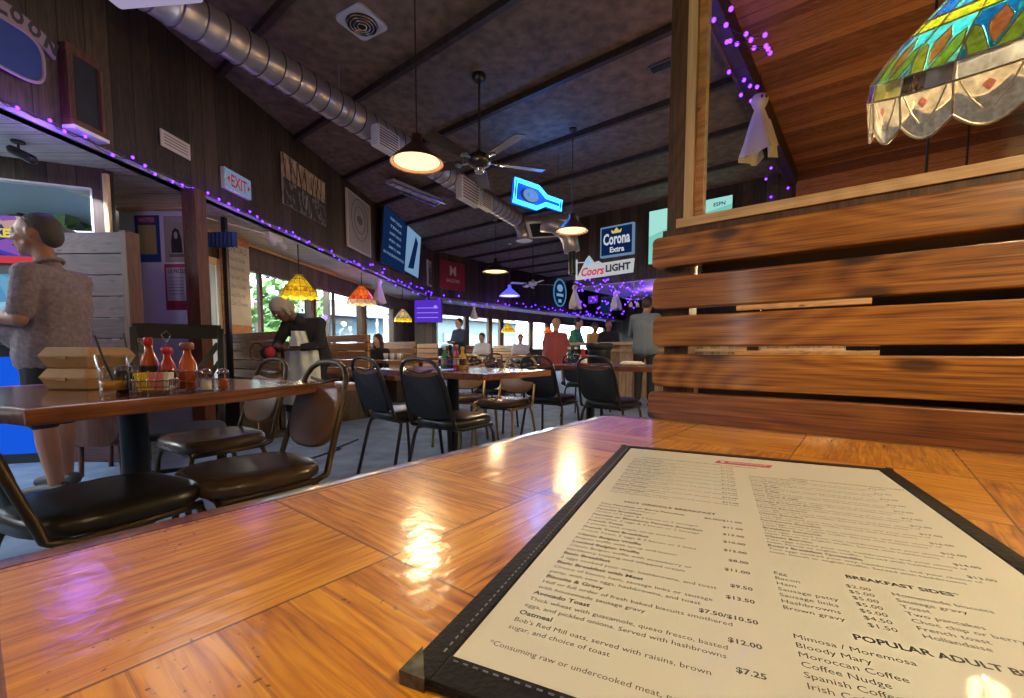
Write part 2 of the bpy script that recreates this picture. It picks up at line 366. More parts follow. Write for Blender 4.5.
# plank ceiling right of the rafter (local frame along a/b)
struct(MB().box((1.4, 9, 0), (2.8, 30, .1)).build('ceiling', 'ceiling_plank', None, AB(1.1, 0, Z_CEIL+.03), RZ), 'reddish plank ceiling over the booths')
struct(wallseg('wall_left', (uw(-3.5), -3.5), C1, Z_SOF, Z_CEIL, .1, 'wall_panel_x', 1), 'dark upper wall panelling above the window booths')
struct(wallseg('wall_back', C1, BEndU, Z_SOF, Z_CEIL, .1, 'wall_panel_x', 1), 'dark upper wall panelling at the back of the room')
struct(wallseg('wall_right', R0, REnd, 0, Z_CEIL, .1, 'ceiling_plank', -1), 'plank wall behind the booths')
struct(wallseg('wall_front', (-5.0, -3.5), (3.4, -3.5), 0, Z_CEIL, .1, 'wall_panel_x', -1), 'dark panelled wall behind the camera')
struct(wallseg('wall_end', BEnd, REnd, 0, Z_CEIL, .1, 'wall_panel_x', 1), 'dark wall at the far end behind the bar')
# soffit over the window booths
sof = MB().prism([(P0.x, P0.y), (C1.x, C1.y), (C2.x, C2.y), (PW0.x-.6, PW0.y)], Z_SOF, Z_SOF+.06).build('ceiling', 'soffit_board'); struct(sof, 'pale boarded soffit over the window booths')
struct(MB().prism([(C1.x, C1.y), (BEndU.x, BEndU.y), (BEnd.x, BEnd.y), (C2.x, C2.y)], Z_SOF, Z_SOF+.06).build('ceiling', 'soffit_board'), 'pale boarded soffit along the back windows')
# trim strip along the soffit edge
def strip(name, p, q, z, w, h, m, label):
    return struct(MB().beam((p[0], p[1], z), (q[0], q[1], z), w, h).build(name, m), label)
strip('trim_1', (P0.x+.01, P0.y), (C1.x+.01, C1.y), Z_SOF+.01, .02, .035, 'trim_grey', 'thin pale strip along the soffit edge')
strip('trim_2', (C1.x, C1.y-.02), (BEndU.x, BEndU.y-.02), Z_SOF+.01, .02, .04, 'trim_grey', 'thin pale strip along the back soffit edge')
strip('trim_3', (ww(5.0)+.02, 5.0), (ww(13)+.02, 13), Z_SOF-.02, .03, .03, 'pine', 'thin light strip where soffit meets window wall')
# beams along a
for i, b in enumerate([-.52, .66, 1.84, 3.02, 4.20, 5.38, 6.56, 7.74, 8.92, 10.1, 11.3, 12.5, 13.7, 14.9, 16.1, 17.3, 18.5]):
    # far end: where line b meets the upper wall
    k, s = math.cos(TH), math.sin(TH)
    # point = -k a + s b ; Y = s a + k b ; X = UWC+.0845Y
    a_end = (s*b-UWC-.0845*k*b)/(k+.0845*s); a_end = min(a_end, A_BACK)
    p, q = AB(1.12, b, Z_CEIL-.035), AB(a_end, b, Z_CEIL-.035)
    struct(MB().beam(p, q, .06, .07).build('ceiling_beam', 'beam_dark'), 'dark ceiling beam')
struct(MB().beam(AB(1.1, -3, 3.74), AB(1.1, 8.8, 3.74), .12, .24).build('ceiling_beam', 'beam_dark'), 'dark rafter beside the plank ceiling')
strip('trim_4', AB(1.17, -3), AB(1.17, 8.8), 3.64, .03, .06, 'dark_post_wood', 'brown board along the rafter')

# window wall (left): pieces round the openings. openings as (Y0,Y1)
def ywin(x): return -(UWC+WW_OFF)/(.0845-(x-CX)/FPX)
WZ0, WZ1 = 1.02, 2.10
wins = [(ywin(250), ywin(312.5)), (ywin(317), ywin(362.5)), (ywin(367), ywin(394))]
DOORW = (ywin(199), ywin(222))
def wpiece(name, y0, y1, z0, z1, m='wall_panel_x', label='dark panelled window wall'):
    return wallseg(name, (ww(y0), y0), (ww(y1), y1), z0, z1, .12, m, 1, label)
wpiece('wall_left', 5.1, C2.y+.05, WZ1, Z_SOF)
wpiece('wall_left', DOORW[1], C2.y+.05, 0, WZ0, label='dark wall under the left windows')
wpiece('wall_left', 5.1, DOORW[0], 0, WZ1)
wallseg('wall_left', (-3.50, 3.98), (-4.62, 5.08), 0, Z_SOF, .06, 'wall_panel_x', 1, 'dark side of the passage')
prev = DOORW[1]
for w in wins:
    wpiece('wall_left', prev, w[0], WZ0, WZ1); prev = w[1]
wpiece('wall_left', prev, C2.y+.05, WZ0, WZ1)
for i, w in enumerate(wins):
    L = (w[1]-w[0])*math.sqrt(1+.0845**2); t = bpy.data.objects.new('window_%d' % (i+1), None); COL.objects.link(t); t.location = (ww(w[0]), w[0], 0); t.rotation_euler = (0, 0, pi/2+WRZ)
    t['kind'] = 'structure'; t['label'] = ['nearest window beyond the booths', 'middle window beside the booths', 'third window near the room corner'][i]
    f = MB()
    for z in (WZ0, WZ1): f.box((L/2, .03, z), (L+.08, .09, .06))
    for x in (0, L): f.box((x, .03, (WZ0+WZ1)/2), (.05, .09, WZ1-WZ0))
    if i == 0: f.box((L*.2, .04, (WZ0+WZ1)/2), (.07, .05, WZ1-WZ0))
    if i == 1: f.box((L*.38, .04, (WZ0+WZ1)/2), (.05, .05, WZ1-WZ0))
    f.build('window_frame', 'dark_post_wood', t)
    MB().box((L/2, .06, (WZ0+WZ1)/2), (L, .006, WZ1-WZ0)).build('pane', 'window_glass', t)
# back window wall
def ybk(x): u = (x-CX)/FPX; Y = A_BWIN/(-math.cos(TH)*u+math.sin(TH)); return Vector((u*Y, Y, 0))
def bB(p): return p.x*Bb.x+p.y*Bb.y
bedges = [436, 466.5, 469, 489, 491.5, 500.5, 503, 528, 549, 578, 582, 606]
BZ1 = 2.12
def bpiece(b0, b1, z0, z1): return wallseg('wall_back', AB(A_BWIN, b0), AB(A_BWIN, b1), z0, z1, .12, 'wall_panel_x', 1, 'dark panelled wall with the back windows')
bC = bB(C2)
bpiece(bC, B_END, BZ1, Z_SOF); bpiece(bC, B_END, 0, .95)
bw = [(436, 466), (468.5, 489), (491.5, 500.5), (503, 530), (532.5, 546), (550, 576), (580, 604)]
prev = bC; n = 4
for j, (x0, x1) in enumerate(bw):
    b0, b1 = bB(ybk(x0)), bB(ybk(x1)); bpiece(prev, b0, .95, BZ1); prev = b1
    t = bpy.data.objects.new('window_%d' % n, None); COL.objects.link(t); t.location = AB(A_BWIN, b0); t.rotation_euler = (0, 0, pi/2+RZ); t['kind'] = 'structure'; t['label'] = 'back window number %d from the room corner' % (j+1); n += 1
    L = b1-b0; f = MB()
    for z in (.95, BZ1): f.box((L/2, .03, z), (L+.08, .09, .07))
    for x in ((0, L) if j != 1 else (0, L)): f.box((x, .03, (.95+BZ1)/2), (.07, .09, BZ1-.95))
    f.build('window_frame', 'dark_post_wood', t); MB().box((L/2, .06, (.95+BZ1)/2), (L, .006, BZ1-.95)).build('pane', 'window_glass', t)
bpiece(prev, B_END, .95, BZ1)
# pine/wood clad corner pier under the purple screen
# left door to outside with white curtain
dd = bpy.data.objects.new('door_1', None); COL.objects.link(dd); dd.location = (ww(DOORW[0]), DOORW[0], 0); dd.rotation_euler = (0, 0, pi/2+WRZ); dd['kind'] = 'structure'; dd['label'] = 'narrow glazed door with pale curtains beside the red brown post'
L = DOORW[1]-DOORW[0]
MB().box((.03, 0, 1.05), (.06, .08, 2.1)).box((L-.03, 0, 1.05), (.06, .08, 2.1)).box((L/2, 0, 2.06), (L, .08, .08)).box((L/2, 0, .1), (L, .06, .2)).build('door_frame', 'pine', dd)
MB().box((L/2, .03, 1.1), (L-.1, .006, 1.9)).build('door_glass', 'window_glass', dd)
cm = MB(); cpts = []
for k in range(25):
    x = L*(.05+.9*k/24); cpts.append((x, -.05+.025*math.sin(k*1.7), ))
for k in range(24): cm.quad((cpts[k][0], cpts[k][1], .05), (cpts[k+1][0], cpts[k+1][1], .05), (cpts[k+1][0], cpts[k+1][1], 2.0), (cpts[k][0], cpts[k][1], 2.0))
m, t_, b_, o_ = nodes('curtain'); t_.nodes.remove(b_); tl = t_.nodes.new('ShaderNodeBsdfTranslucent'); tl.inputs[0].default_value = (.85, .84, .8, 1); t_.links.new(tl.outputs[0], o_.inputs[0])
cm.build('curtain', 'curtain', dd, smooth=True)

# left alcove: wall with the near window, recess behind
q0 = Vector((-4.119, 3.658, 0)); q1 = Vector((-3.467, 3.932, 0)); dq = (q1-q0).normalized()
qa = q0-dq*2.2; wl0, wl1 = 1.90, 2.27
q_in = aty(99, 200, 3.9); # right end of the window
def qpt(x): # intersection of pixel column with alcove wall
    n = Vector((-dq.y, dq.x, 0)); return onp(x, 300, (n.x, n.y), n.dot(q0))
qw1 = qpt(98); qend = qpt(112)
for (p, q, z0, z1) in ((qa, Vector((qend.x, qend.y, 0)), wl1, Z_SOF), (qa, Vector((qend.x, qend.y, 0)), 0, wl0), (Vector((qw1.x, qw1.y, 0)), Vector((qend.x, qend.y, 0)), wl0, wl1)):
    wallseg('wall_left', p, q, z0, z1, .1, 'wall_panel_x', 1, 'dark wall of the games alcove')
L = (Vector((qw1.x, qw1.y, 0))-qa).length
t = bpy.data.objects.new('window_12', None); COL.objects.link(t); t.location = qa; t.rotation_euler = (0, 0, math.atan2(dq.y, dq.x)); t['kind'] = 'structure'; t['label'] = 'narrow high window above the game screens'
MB().box((L/2, .03, wl0), (L, .07, .015)).box((L/2, .03, wl1), (L, .07, .015)).box((L, .03, (wl0+wl1)/2), (.015, .07, wl1-wl0)).build('window_frame', 'white_paint', t)
MB().box((L/2, .06, (wl0+wl1)/2), (L, .006, wl1-wl0)).build('pane', 'window_glass', t)
strip('trim_5', Vector((qend.x+.01, qend.y-.02, 0)), Vector((qend.x+.05, qend.y-.02, 0)), 1.2, .03, 2.4, 'pine', 'light door trim at the alcove corner')
# wall behind the recess
wallseg('wall_left', (-4.62, 5.05), (-3.95, 5.05), 0, Z_SOF, .08, 'wall_panel_x', 1, 'dark wall of the side passage')
wallseg('wall_left', (ww(-3.5)-.6, -3.6), (qa.x-.1, qa.y), 0, Z_SOF+.1, .1, 'wall_panel_x', 1, 'dark side wall beyond the picture')
# red brown post
pp = atz(197, 190, Z_SOF); struct(MB().box((0, 0, Z_SOF/2), (.14, .14, Z_SOF)).build('pillar', 'red_post_wood', None, (pp.x-.05, pp.y+.02, 0), WRZ), 'red brown timber post carrying the soffit edge')
# black post beside the door
pb = aty(227.5, 300, 5.3); struct(MB().box((0, 0, Z_SOF/2), (.05, .05, Z_SOF)).build('pillar', 'black_wood', None, (pb.x, pb.y, 0), 0), 'slim black post beside the narrow door')

# bar fascia
B_FAS = 8.75; a_fe = 5.3
fa = MB().box((0, 0, 0), (a_fe-A_R, .12, Z_CEIL-2.35)).build('wall_bar', 'wall_panel_x', None, AB((a_fe+A_R)/2, B_FAS+.06, (Z_CEIL+2.35)/2), RZ); struct(MB().box((0, 0, 0), (1.05-A_R, .04, Z_CEIL-2.35)).build('wall_bar', 'ceiling_plank_up', None, AB((1.05+A_R)/2, B_FAS-.03, (Z_CEIL+2.35)/2), RZ), 'reddish plank wall above the far booths'); struct(fa, 'dark vertical boarded fascia above the bar')
struct(MB().box((0, 0, 0), (.12, 3.2, Z_CEIL-2.35)).build('wall_bar', 'wall_panel', None, AB(a_fe-.06, B_FAS+1.72, (Z_CEIL+2.35)/2), RZ), 'dark boarded end of the bar fascia')
struct(MB().box((0, 0, 0), (a_fe-A_R, 3.2, .06)).build('ceiling_bar', 'soffit_board', None, AB((a_fe+A_R)/2, B_FAS+1.72, 2.36), RZ), 'pale underside of the bar canopy')

# ================================================================ OUR TABLE, MENU, BOOTH
TZ = .755
def tabletop_mat():
    m, t, b, out = nodes('parquet'); L = t.links; P = .1605; 
    tc = t.nodes.new('ShaderNodeTexCoord'); sep = t.nodes.new('ShaderNodeSeparateXYZ'); L.new(tc.outputs['Object'], sep.inputs[0])
    # local x = -a ; local y = b ; seams at a=.230 (x=-.230) and b=.162
    X = math_n(t, 'DIVIDE', math_n(t, 'ADD', sep.outputs[0], .230+10*P), P); Y = math_n(t, 'DIVIDE', math_n(t, 'ADD', sep.outputs[1], -.162+10*P), P)
    ix, iy = math_n(t, 'FLOOR', X), math_n(t, 'FLOOR', Y); fx, fy = math_n(t, 'FRACT', X), math_n(t, 'FRACT', Y)
    par = math_n(t, 'MODULO', math_n(t, 'ADD', ix, iy), 2.0)   # block (ix=9: a>.23, iy=9: b<.162) -> 0: strips along b
    def mixf(fac, a, b2): return math_n(t, 'ADD', math_n(t, 'MULTIPLY', fac, b2), math_n(t, 'MULTIPLY', math_n(t, 'SUBTRACT', 1.0, fac), a))
    across = mixf(par, fx, fy); along = mixf(par, sep.outputs[1], sep.outputs[0]); acr_m = mixf(par, sep.outputs[0], sep.outputs[1])
    NS = 5.; s = math_n(t, 'MULTIPLY', across, NS); si = math_n(t, 'FLOOR', s); sf = math_n(t, 'FRACT', s)
    cid = t.nodes.new('ShaderNodeCombineXYZ'); L.new(ix, cid.inputs[0]); L.new(iy, cid.inputs[1]); L.new(si, cid.inputs[2])
    wn = t.nodes.new('ShaderNodeTexWhiteNoise'); wn.noise_dimensions = '3D'; L.new(cid.outputs[0], wn.inputs['Vector'])
    bid = t.nodes.new('ShaderNodeCombineXYZ'); L.new(ix, bid.inputs[0]); L.new(iy, bid.inputs[1])
    wb = t.nodes.new('ShaderNodeTexWhiteNoise'); wb.noise_dimensions = '3D'; L.new(bid.outputs[0], wb.inputs['Vector'])
    g = t.nodes.new('ShaderNodeCombineXYZ'); L.new(math_n(t, 'ADD', math_n(t, 'MULTIPLY', along, 16.0), math_n(t, 'MULTIPLY', wn.outputs['Value'], 40.0)), g.inputs[0]); L.new(math_n(t, 'MULTIPLY', acr_m, 190.0), g.inputs[1]); L.new(par, g.inputs[2])
    n = t.nodes.new('ShaderNodeTexNoise'); n.inputs['Scale'].default_value = 1; n.inputs['Detail'].default_value = 5; n.inputs['Distortion'].default_value = .8; L.new(g.outputs[0], n.inputs['Vector'])
    n3 = t.nodes.new('ShaderNodeTexNoise'); n3.inputs['Scale'].default_value = 9; n3.inputs['Detail'].default_value = 3; L.new(tc.outputs['Object'], n3.inputs['Vector'])
    f = math_n(t, 'ADD', math_n(t, 'SUBTRACT', math_n(t, 'MULTIPLY', n.outputs[0], 1.0), .20), math_n(t, 'MULTIPLY', wn.outputs['Value'], .20)); f = math_n(t, 'ADD', f, math_n(t, 'MULTIPLY', wb.outputs['Value'], .10)); f = math_n(t, 'ADD', f, math_n(t, 'MULTIPLY', n3.outputs[0], .28))
    r = t.nodes.new('ShaderNodeValToRGB'); e = r.color_ramp.elements
    e[0].position = .30; e[0].color = (.16, .038, .002, 1); e[1].position = .82; e[1].color = (.70, .31, .018, 1); x = e.new(.54); x.color = (.45, .150, .005, 1)
    L.new(f, r.inputs[0]); col = r.outputs[0]
    def mixc(fac, a, c):
        mx = t.nodes.new('ShaderNodeMix'); mx.data_type = 'RGBA'; L.new(fac, mx.inputs[0]); L.new(a, mx.inputs[6]); mx.inputs[7].default_value = c4(c); return mx.outputs[2]
    # strip seams (faint) and block seams (dark)
    d1 = math_n(t, 'LESS_THAN', math_n(t, 'ABSOLUTE', math_n(t, 'SUBTRACT', sf, .5)), .478); d1 = math_n(t, 'MULTIPLY', math_n(t, 'SUBTRACT', 1.0, d1), .45)
    col = mixc(d1, col, (.16, .04, .006))
    ex = math_n(t, 'GREATER_THAN', math_n(t, 'ABSOLUTE', math_n(t, 'SUBTRACT', fx, .5)), .4945); ey = math_n(t, 'GREATER_THAN', math_n(t, 'ABSOLUTE', math_n(t, 'SUBTRACT', fy, .5)), .4945)
    col = mixc(math_n(t, 'MULTIPLY', math_n(t, 'MAXIMUM', ex, ey), .75), col, (.07, .02, .005))
    # worn specks
    v = t.nodes.new('ShaderNodeTexNoise'); v.inputs['Scale'].default_value = 260; v.inputs['Detail'].default_value = 1; L.new(tc.outputs['Object'], v.inputs['Vector'])
    v2 = t.nodes.new('ShaderNodeTexNoise'); v2.inputs['Scale'].default_value = 12; L.new(tc.outputs['Object'], v2.inputs['Vector'])
    sp = math_n(t, 'MULTIPLY', math_n(t, 'GREATER_THAN', v.outputs[0], .71), math_n(t, 'GREATER_THAN', v2.outputs[0], .57)); col = mixc(math_n(t, 'MULTIPLY', sp, .7), col, (.06, .02, .006))
    L.new(col, b.inputs['Base Color']); b.inputs['Roughness'].default_value = .5; b.inputs['Coat Weight'].default_value = 1; b.inputs['Coat Roughness'].default_value = .17; b.inputs['Coat IOR'].default_value = 1.5
    cb = t.nodes.new('ShaderNodeTexNoise'); cb.inputs['Scale'].default_value = 70; cb.inputs['Detail'].default_value = 3; L.new(tc.outputs['Object'], cb.inputs['Vector'])
    bp = t.nodes.new('ShaderNodeBump'); bp.inputs['Strength'].default_value = .13; bp.inputs['Distance'].default_value = .004; L.new(cb.outputs[0], bp.inputs['Height']); L.new(bp.outputs[0], b.inputs['Coat Normal'])
    bp2 = t.nodes.new('ShaderNodeBump'); bp2.inputs['Strength'].default_value = .2; bp2.inputs['Distance'].default_value = .002; L.new(n.outputs[0], bp2.inputs['Height']); L.new(bp2.outputs[0], b.inputs['Normal'])
tabletop_mat()
wood('table_edge', (.07, .018, .008), (.20, .06, .022), (.34, .12, .045), axis=0, rough=.3, coat=.9, bump=.02)
tb = thing('dining_table', 'varnished orange parquet topped booth table in the foreground, menu lying on it', 'table', (0, 0, 0), RZ)
XL, XR, YN, YF = -.397, .80, -.22, .812
def rrect(x0, y0, x1, y1, r, k=6, only=None):
    pts = []
    for (cx, cy, a0, nm) in ((x1-r, y1-r, 0, 'ne'), (x0+r, y1-r, 90, 'nw'), (x0+r, y0+r, 180, 'sw'), (x1-r, y0+r, 270, 'se')):
        for j in range(k+1): a = rad(a0+90*j/k); pts.append((cx+r*math.cos(a), cy+r*math.sin(a)))
    return pts
MB().prism(rrect(XL, YN, XR, YF, .025), TZ-.03, TZ).build('tabletop', 'parquet', tb)
# rounded banding
po = rrect(XL-.030, YN-.03, XR+.03, YF+.030, .05, 8); pi_ = rrect(XL, YN, XR, YF, .025, 8)
n = len(po); rings = []
prof = [(0, 0.0), (.55, .0), (.85, -.004), (1, -.012), (1, -.034), (.9, -.04), (0, -.04)]
rings = [[Vector((pi_[i][0]+(po[i][0]-pi_[i][0])*w, pi_[i][1]+(po[i][1]-pi_[i][1])*w, TZ+.0003+z)) for i in range(n)] for w, z in prof]
MB().loft(rings, False).build('edge_band', 'table_edge', tb, smooth=True)
MB().lathe([(.05, .02), (.045, .04), (.045, .70), (.12, .715)], (.2, .38, 0), 20).build('pedestal', 'black_metal', tb, smooth=True)
MB().beam((-.12, .38, .015), (.52, .38, .015), .07, .03).beam((.2, .08, .015), (.2, .68, .015), .07, .03).build('base', 'black_metal', tb)

# menu
MO = atz(454.7, 655.6, TZ+.0045); MR = -rad(24.6)
mn = thing('menu', 'large white laminated breakfast menu in a worn black cover on the parquet table', 'menu', (MO.x, MO.y, TZ+.0004), MR)
cv = MB().prism([(-.0135, -.0165), (.2685, -.0165), (.2685, .4395), (-.0135, .4395)], 0, .0034).build('cover', 'menu_cover', mn, bevel=.0012)
fr = MB()   # raised bound border round the sheet
for (x0, y0, x1, y1) in ((-.0135, -.0165, -.001, .4395), (.256, -.0165, .2685, .4395), (-.001, .429, .256, .4395), (-.001, -.0165, .256, -.001)):
    fr.box(((x0+x1)/2, (y0+y1)/2, .0041), (x1-x0, y1-y0, .0016))
fr.build('border', 'menu_cover', mn, bevel=.0006)
st = MB()
for k in range(95): st.box((-.0045, .0+.0045*k, .0052), (.0007, .0022, .0004))
for k in range(55): st.box((.003+.0045*k, -.004, .0052), (.0022, .0007, .0004))
st.build('stitching', 'stitch', cv)
for (x, y) in ((-.0145, -.0175), (.2695, -.0175), (-.0145, .4405), (.2695, .4405)):
    sx_ = 1 if x < .1 else -1; sy_ = 1 if y < .2 else -1; e = .012 if y < .2 else .005
    MB().prism([(x, y), (x+sx_*e, y), (x, y+sy_*e*1.3)][::sx_*sy_], -.0003, .0054).build('corner_guard', 'worn_metal', mn)
MB().box((.1275, .214, .0037), (.256, .43, .0006)).build('sheet', 'paper', mn)
ZT = .0041
tx = MB()
def mt(s, x, y, size=.0047, al='LEFT', bold=0., fit=None): tx.text(s, size, T(x, y, ZT), al, bold, fit=fit)
# left column, from the bottom up
P = .0063
def entry(y, name, price, lines, sz=.0048):
    mt(name, .012, y, sz, bold=.022); mt(price, .116, y, sz, 'RIGHT', bold=.022)
    for i, l in enumerate(lines): mt(l, .012, y-P*(i+1)*sz/.0048*.97, sz*.93)
mt('*Consuming raw or undercooked meat, poultry, seafood or eggs may increase your risk of illness', .009, .0125, .0044)
entry(.0380, 'Oatmeal', '$7.25', ["Bob's Red Mill oats, served with raisins, brown", 'sugar, and choice of toast'])
entry(.0570, 'Avocado Toast', '$12.00', ['Thick wheat with guacamole, queso fresco, basted', 'eggs, and pickled onions. Served with hashbrowns'])
entry(.0755, 'Biscuits & Gravy', '$7.50/$10.50', ['Half or full order of fresh baked biscuits smothered', 'with housemade sausage gravy'])
entry(.0940, 'Basic Breakfast with Meat', '$13.50', ['Choice of bacon, ham, sausage links or sausage', 'patty, with two eggs, hashbrowns, and toast'])
entry(.1070, 'Basic Breakfast', '$9.50', ['2 eggs cooked your way, hashbrowns, and toast'])
entry(.1255, 'Loaded Belgian Waffle', '$11.00', ['Classic Belgian waffle with strawberry or', 'blackberry topping and whipped cream'])
entry(.1385, 'Classic Belgian Waffle', '$8.00', ['Belgian waffle with syrup and butter'])
entry(.1525, 'French Toast Breakfast', '$12.00', ['French Toast, 2 eggs & 2 bacon or 2 links'])
entry(.1660, 'French Toast', '$10.00', ['3 pieces, with maple syrup and butter'])
entry(.1790, 'Pancake or Blueberry Pancake Breakfast', '$13.00', ['2 pancakes, 2 eggs & 2 bacon or 2 sausage'])
entry(.1925, 'Pancake Breakfast', '$11.00', ['Choice of 2 eggs & 2 bacon or 2 sausages'])
entry(.2055, 'Two Pancakes or Berry Pancakes', '$6.00/$11.00', ['Blueberry or strawberry'])
mt('HOT GRIDDLE BREAKFAST', .064, .2165, .0058, 'CENTER', bold=.03)
y = .372
tops = ['Country Scramble', 'Garden Scramble', 'Denver Scramble', 'Mexican Scramble', 'Meat Lover Scramble', 'Ham and Cheese', 'Smoked Salmon', 'Farmer Omelet', 'Spinach Omelet', 'Cheese Omelet']
descs = ['Three eggs with ham, peppers, onions and cheese, served with', 'Three eggs with mushrooms, tomato, onions, and spinach with', 'Diced ham, green pepper and onion with cheddar cheese and']
mt('SCRAMBLES AND OMELETS SERVED WITH HASHBROWNS', .02, .381, .0046, bold=.02)
for i, nme in enumerate(tops):
    mt(nme, .012, y, .0045, bold=.022); mt('$1%d.00' % (3+i % 3), .116, y, .0045, 'RIGHT', bold=.022); mt(descs[i % 3], .012, y-.0052, .0041); y -= .0135
    mt('toast and hashbrowns or fruit' if i % 2 else 'choice of toast, hashbrowns', .012, y+.003, .0041)
# right column
mt('SERVED WITH HASHBROWNS AND TOAST', .165, .3445+.008, .0046, bold=.02)
y = .346; i = 0
rn = ["Chicken Fried Steak & Eggs", "Corned Beef Hash", "Steak & Eggs", "Ham & Eggs", "Pork Chop & Eggs", "Sausage & Cheese Burrito", "Huevos Rancheros", "Classic Benedict", "Farmhouse Benedict", "Breakfast Sandwich", "Classic Burrito", "Rosa's Breakfast Quesadilla"]
while y > .165:
    mt(rn[i % 12], .129, y, .0045, bold=.022); mt('$%d.00' % (12+i*5 % 6), .238, y, .0045, 'RIGHT', bold=.022)
    mt('Two eggs cooked your way, hashbrowns, and your choice of', .129, y-.0052, .0041); mt('toast, biscuit or english muffin. Served with hashbrowns', .129, y-.0102, .0041); y -= .0158; i += 1
mt('BREAKFAST SIDES*', .164, .1440, .0058, bold=.03)
for i, (a_, b_, c_, d_) in enumerate([('Egg', '$2.00', 'Homemade biscuits', '$5.00'), ('Bacon', '$5.00', 'Sausage gravy', '$3.00'), ('Ham', '$5.00', 'Toast', '$3.00'), ('Sausage patty', '$5.00', 'Two pancakes', '$6.00'), ('Sausage links', '$5.00', 'Choc chip or berry', '$7.00'), ('Hashbrowns', '$4.50', 'French toast', '$5.00'), ('Brown gravy', '$1.50', 'Hollandaise', '$2.00')]):
    yy = .1325-i*.0062; mt(a_, .128, yy, .0049); mt(b_, .1615, yy, .0049); mt(c_, .181, yy, .0049); mt(d_, .242, yy, .0049, 'RIGHT')
mt('POPULAR ADULT BEVERAGES', .153, .0815, .0062, bold=.03)
for i, s_ in enumerate(['Mimosa / Moremosa', 'Bloody Mary', 'Moroccan Coffee', 'Coffee Nudge', 'Spanish Coffee', 'Irish Coffee']):
    mt(s_, .129, .0715-i*.0064, .0051); mt(['$8.00 / $16.00', '$9.00', '$9.00', '$9.00', '$9.00', '$9.00'][i], .242, .0715-i*.0064, .0051, 'RIGHT')
tx.build('printed_text', 'ink', mn)
lg = MB().prism([(.098, .391), (.152, .391), (.156, .404), (.102, .404)], ZT-.0002, ZT+.0001); lgo = lg.build('printed_logo', 'menu_red', mn)
MB().text('BREAKFAST', .0062, T(.112, .3955, ZT+.0004), bold=.03, fit=.038).prism([(.104, .394), (.108, .394), (.1085, .401), (.1045, .401)], ZT+.0002, ZT+.0003).build('logo_lettering', 'paper', lgo)

# booth partition with slatted back, frame and pane
bt = thing('booth_partition', 'tall slatted booth back of five orange brown boards with glazed screen above, behind the parquet table', 'booth', AB(0, 1.28), RZ)
zs = [(.68, .765), (.781, .875), (.898, .986), (1.007, 1.097), (1.126, 1.213)]
ends = [-.512, -.500, -.503, -.506, -.509]
for k, (z0, z1) in enumerate(zs):
    x0 = ends[k]; x1 = 1.55; o = MB()
    h = z1-z0; r = .018
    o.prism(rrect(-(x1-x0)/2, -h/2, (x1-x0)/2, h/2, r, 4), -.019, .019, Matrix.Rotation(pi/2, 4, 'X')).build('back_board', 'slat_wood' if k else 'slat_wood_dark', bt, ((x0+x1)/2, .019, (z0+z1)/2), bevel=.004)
for z0, z1, x0 in ((1.085, 1.135, -.40), (.975, 1.015, .0), (.865, .905, .02), (.755, .80, -.40)): MB().box((0, 0, 0), (1.5-x0, .02, z1-z0+.05)).build('backing_board', 'black_wood', bt, ((1.5+x0)/2, .125, (z0+z1)/2))
for x in (-.445, .62, 1.4): MB().box((0, 0, 0), (.07, .07, 2.9 if x < 0 else 1.25)).build('post', 'dark_post_wood', bt, (x, .075, 1.45 if x < 0 else .625))
MB().box((.5, .06, 1.226), (1.98, .05, .024)).build('rail', 'dark_post_wood', bt)
fb = MB().box((.51, .05, 1.2515), (1.92, .045, .027)).box((.51, .05, 2.86), (1.92, .045, .04)); fb.build('screen_rail', 'pine_rail', bt, bevel=.002)
MB().box((-.417, .05, 2.05), (.026, .045, 1.6)).box((1.45, .05, 2.05), (.04, .045, 1.6)).build('screen_stile', 'pine', bt, bevel=.002)
MB().box((-.392, .055, 2.05), (.022, .03, 1.56)).build('glazing_bead', 'booth_wood', bt)
MB().box((.53, .055, 2.05), (1.83, .005, 1.57)).build('glass_pane', 'pane_glass', bt)
MB().box((.5, -.23, .42), (1.9, .44, .09)).build('seat', 'brown_vinyl', bt, bevel=.02)
MB().box((.5, -.2, .19), (1.9, .38, .37)).build('bench_base', 'booth_base_wood', bt)
# the booth beyond it
nb = thing('booth_bench', 'slatted wooden bench glimpsed through the gaps behind the booth boards', 'booth', AB(0, 3.25), RZ)
for z in (.72, .84, .96, 1.08, 1.20): MB().box((0, 0, 0), (2.1, .035, .095)).build('back_board', 'booth_wood', nb, (.35, 0, z), bevel=.004)
for x in (-.6, 1.3): MB().box((0, 0, 0), (.07, .07, 1.2)).build('post', 'dark_post_wood', nb, (x, .055, .6))
MB().box((.35, -.25, .42), (2.0, .46, .09)).build('seat', 'brown_vinyl', nb, bevel=.02); MB().box((.35, -.22, .19), (2.0, .4, .37)).build('bench_base', 'booth_base_wood', nb)
t = thing('dining_table', 'booth table hidden behind the slatted partition', 'table', AB(0, 2.2), RZ)
MB().box((.4, 0, TZ-.02), (1.15, .75, .04)).build('tabletop', 'table_wood', t, bevel=.006); MB().lathe([(.2, 0), (.2, .02), (.04, .03), (.04, .72), (.1, .735)], (.4, 0, 0), 16).build('pedestal', 'black_metal', t)
nc = thing('booth_bench', 'bench seat backing onto the slatted partition, on its far side', 'booth', AB(0, 1.42), RZ)
MB().box((.5, .27, .42), (1.9, .42, .09)).build('seat', 'brown_vinyl', nc, bevel=.02); MB().box((.5, .22, .19), (1.9, .36, .37)).build('bench_base', 'booth_base_wood', nc)
